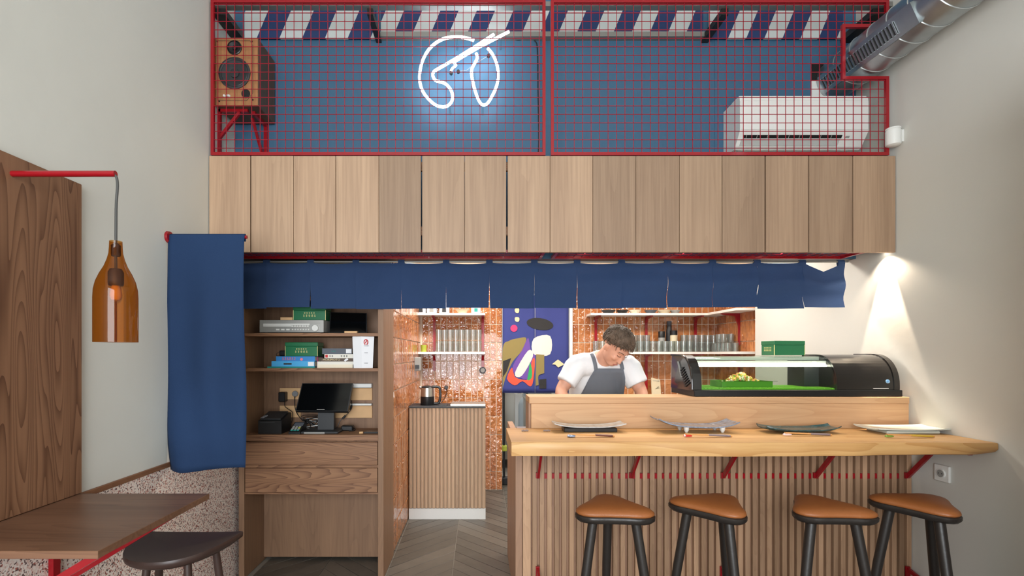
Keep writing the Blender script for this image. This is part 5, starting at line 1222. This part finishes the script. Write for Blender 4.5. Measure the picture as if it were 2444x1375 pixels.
# t-shirt
ts = MB()
limb(ts, [pel+V((0, 0, -.02)), wai, che, sho, nck+V((0, .01, -.012))], [(.185, .13), (.172, .125), (.19, .13), (.15, .093), (.078, .07)], n=24)
limb(ts, [V((.76, 3.325, 1.33)), sL+V((.005, 0, .0)), sL+(eL-sL)*.42, sL+(eL-sL)*.72], [.08, .078, .07, .068])
limb(ts, [V((.87, 3.325, 1.33)), sR+V((-.005, 0, .0)), sR+(eR-sR)*.42, sR+(eR-sR)*.76], [.08, .08, .075, .072])
to = remesh(ts, 'tshirt', 'tshirt', ck, .0075, 6)
# trousers and shoes
tr_ = MB(); limb(tr_, [pel+V((0, 0, .06)), pel, pel+V((0, 0, -.08))], [(.168, .12), (.175, .125), (.16, .12)])
for s_ in (-1, 1): limb(tr_, [V((.80+s_*.085, 3.52, .90)), V((.80+s_*.10, 3.50, .50)), V((.80+s_*.11, 3.53, .06))], [.1, .078, .07])
remesh(tr_, 'trousers', 'trousers', ck, .01, 4)
for s_ in (-1, 1):
    sh = MB(); limb(sh, [V((.80+s_*.11, 3.58, .045)), V((.80+s_*.112, 3.50, .045)), V((.80+s_*.118, 3.38, .03))], [(.04, .044), (.045, .045), (.038, .028)]); sh.build('shoe', 'black_plastic', ck)
# apron laid on the shirt by casting rays onto it
dg = bpy.context.evaluated_depsgraph_get(); dg.update()
tb_ = BVHTree.FromPolygons([v.co+Vector(ck['_org']) for v in to.data.vertices], [list(p.vertices) for p in to.data.polygons])
def front(x, z, off=.007):
    h_ = tb_.ray_cast(V((x, 2.0, z)), V((0, 1, 0)), 3)
    return h_[0].y-off if h_[0] else None
rows = []; NV, NU = 26, 16
zt_, zb_ = 1.305, .52
for v in range(NV+1):
    t = v/NV; z = zt_+(zb_-zt_)*t
    hw_ = .088+(.165-.088)*min(1, max(0, (zt_-z)/.28))**.9; row = []
    for u in range(NU+1):
        x = .838-.03*min(1, (zt_-z)/.3)+hw_*(-1+2*u/NU); y = front(x, z)
        row.append((x, y, z))
    ys = [q[1] for q in row if q[1]]; last = min(ys) if ys else 3.37
    row = [V((x, (y if y else last+.06), z)) for x, y, z in row]
    for u in range(1, NU): row[u].y = min(row[u].y, (row[u-1].y+row[u+1].y)/2+.003)
    rows.append(row)
ymin = [min(p.y for p in r_) for r_ in rows]
for v in range(1, NV+1):
    for u in range(NU+1): rows[v][u].y = min(rows[v][u].y, rows[v-1][u].y+.03)
ap_ = MB(); ap_.loft(rows, False, True, closed=False); o = ap_.build('apron', 'apron', ck, sharp=180); q = o.modifiers.new('t', 'SOLIDIFY'); q.thickness = .003; q.offset = 1
for (x0, x1) in ((.755, .735), (.922, .90)):
    pts = []
    for k in range(9):
        t = k/8; x = x0+(x1-x0)*t; z = 1.30+.10*t; y = front(x, z, .006)
        if y: pts.append(V((x, y, z)))
    if len(pts) > 2: MB().tube(pts, [(.004, .012)]*len(pts), 8, side=(0, -1, 0)).build('apron_strap', 'apron', ck)
# hair: cap with a soft edge, covered by short strands; then brows, eyes, mouth
from mathutils import noise
hb = MB(); bm = bmesh.new(); bmesh.ops.create_icosphere(bm, subdivisions=5, radius=1); rnd = random.Random(3); seeds = []
def hedge(c): return c.z-(-.10+.46*max(0, -c.y)**1.2-.55*max(0, c.y)+.10*noise.noise(V((c.x*9, c.y*9, 3))))
def hpos(c, k=1.): return V((c.x*.083*k, c.y*.107*k+.010, c.z*.094*k+.034))
for v in list(bm.verts):
    c = v.co.copy(); e_ = hedge(c); v.tag = e_ < 0
    if e_ > 0 and rnd.random() < .42: seeds.append(c)
    v.co = hpos(c, 1+.05*min(1, e_*4)*(1 if e_ > 0 else 0)+.05*noise.noise(c*3))
bmesh.ops.delete(bm, geom=[v for v in bm.verts if v.tag], context='VERTS')
for v in bm.verts: v.co = hc+Rh @ v.co
hb.bm(bm, True); o = hb.build('hair', 'hair', ck, sharp=180); q = o.modifiers.new('t', 'SOLIDIFY'); q.thickness = .008; q.offset = -1
crown = V((.1, .45, .9)).normalized(); stb = MB()
for c in seeds:
    t_ = (c-crown); t_ -= c*t_.dot(c); t_ = t_.normalized() if t_.length > .05 else V((0, -1, 0)); t_ = (t_+V((rnd.uniform(-.5, .5), rnd.uniform(-.5, .5), rnd.uniform(-.5, .5)))*.8)
    ln = rnd.uniform(.10, .2); pts = []
    for k in range(4):
        q_ = (c+t_*ln*k/3).normalized(); pts.append(hc+Rh @ hpos(q_, 1.035+.04*math.sin(k*.9)+.025*noise.noise(c*6)))
    stb.tube(pts, [.0024, .0026, .002, .0006], 4)
stb.build('hair_strands', 'hair', ck, kind='stuff', sharp=180)
for s_ in (-1, 1):
    MB().tube(spline([hp(s_*.014, -.092, .024), hp(s_*.032, -.090, .031), hp(s_*.052, -.076, .026)], 4), [.0026]*9, 8).build('eyebrow', 'brow', ck)
    MB().tube(spline([hp(s_*.018, -.0885, .002), hp(s_*.032, -.0875, -.002), hp(s_*.046, -.079, .002)], 4), .0018, 8).build('eyelid', 'eye_dark', ck)
MB().tube(spline([hp(-.022, -.088, -.072), hp(0, -.0925, -.0712), hp(.022, -.088, -.072)], 4), .003, 8).build('mouth', 'lips', ck)

# ------------------------------------------------------------------ small pieces go under the part that carries them
NEST = {'loudspeaker': {'front_baffle': ('grille_groove', 'screw', 'control_knob', 'bass_port')},
        'stereo_receiver': {'front_panel': ('tuning_window', 'tuning_scale', 'trim_line', 'preset_button', 'push_key', 'small_knob', 'tuning_dial')},
        'green_tin': {'tin_body': ('lettering', 'edge_line')}, 'book': {'spine': ('spine_', 'lettering')}, 'menu_folder': {'card': ('logo', 'print_line')},
        'touch_monitor': {'display_housing': ('display_screen', 'maker_badge'), 'stand_base': ('base_trim',)}, 'card_terminal': {'body': ('display', 'key')},
        'receipt_printer': {'body': ('paper_slot',), 'cover_lid': ('paper_strip',)}, 'display_case': {'end_cap': ('vent_fin', 'cap_rim', 'badge'), 'motor_housing': ('emblem', 'nameplate'), 'drip_mat': ('mat_rib',)},
        'air_conditioner': {'body': ('indicator',), 'outlet_slot': ('vane',)}, 'ventilation_duct': {'register': ('register_opening', 'louvre'), 'pipe': ('seam',)},
        'bottle_lamp': {'bottle_shade': ('neck_plug',), 'lamp_socket': ('bulb',)}, 'person': {'hair': ('hair_strands',), 'body': ('eyebrow', 'eyelid', 'mouth'), 'apron': ('apron_strap',)},
        'wall_socket': {'face_plate': ('socket_ring', 'socket_well', 'pin_hole')}, 'wainscot_socket': {'face_plate': ('socket_ring',)}, 'slicer_board': {'board': ('blade', 'grip')},
        'tablet_stand': {'tablet_body': ('tablet_screen',)}, 'dark_phone': {'phone_body': ('phone_screen',)}, 'induction_hob': {'body': ('knob',)}, 'printed_carton': {'box': ('print',)}, 'label_card': {'card': ('print',)}}
for o in list(col.objects):
    base = o.name.split('.')[0]
    if o.parent is None and base in NEST:
        for part, kids in NEST[base].items():
            host = next((c for c in o.children if c.name.split('.')[0] == part), None)
            for c in list(o.children):
                if host and c is not host and c.name.startswith(kids): c.parent = host

# ------------------------------------------------------------------ clean up bookkeeping
for o in bpy.data.objects:
    if '_org' in o: del o['_org']
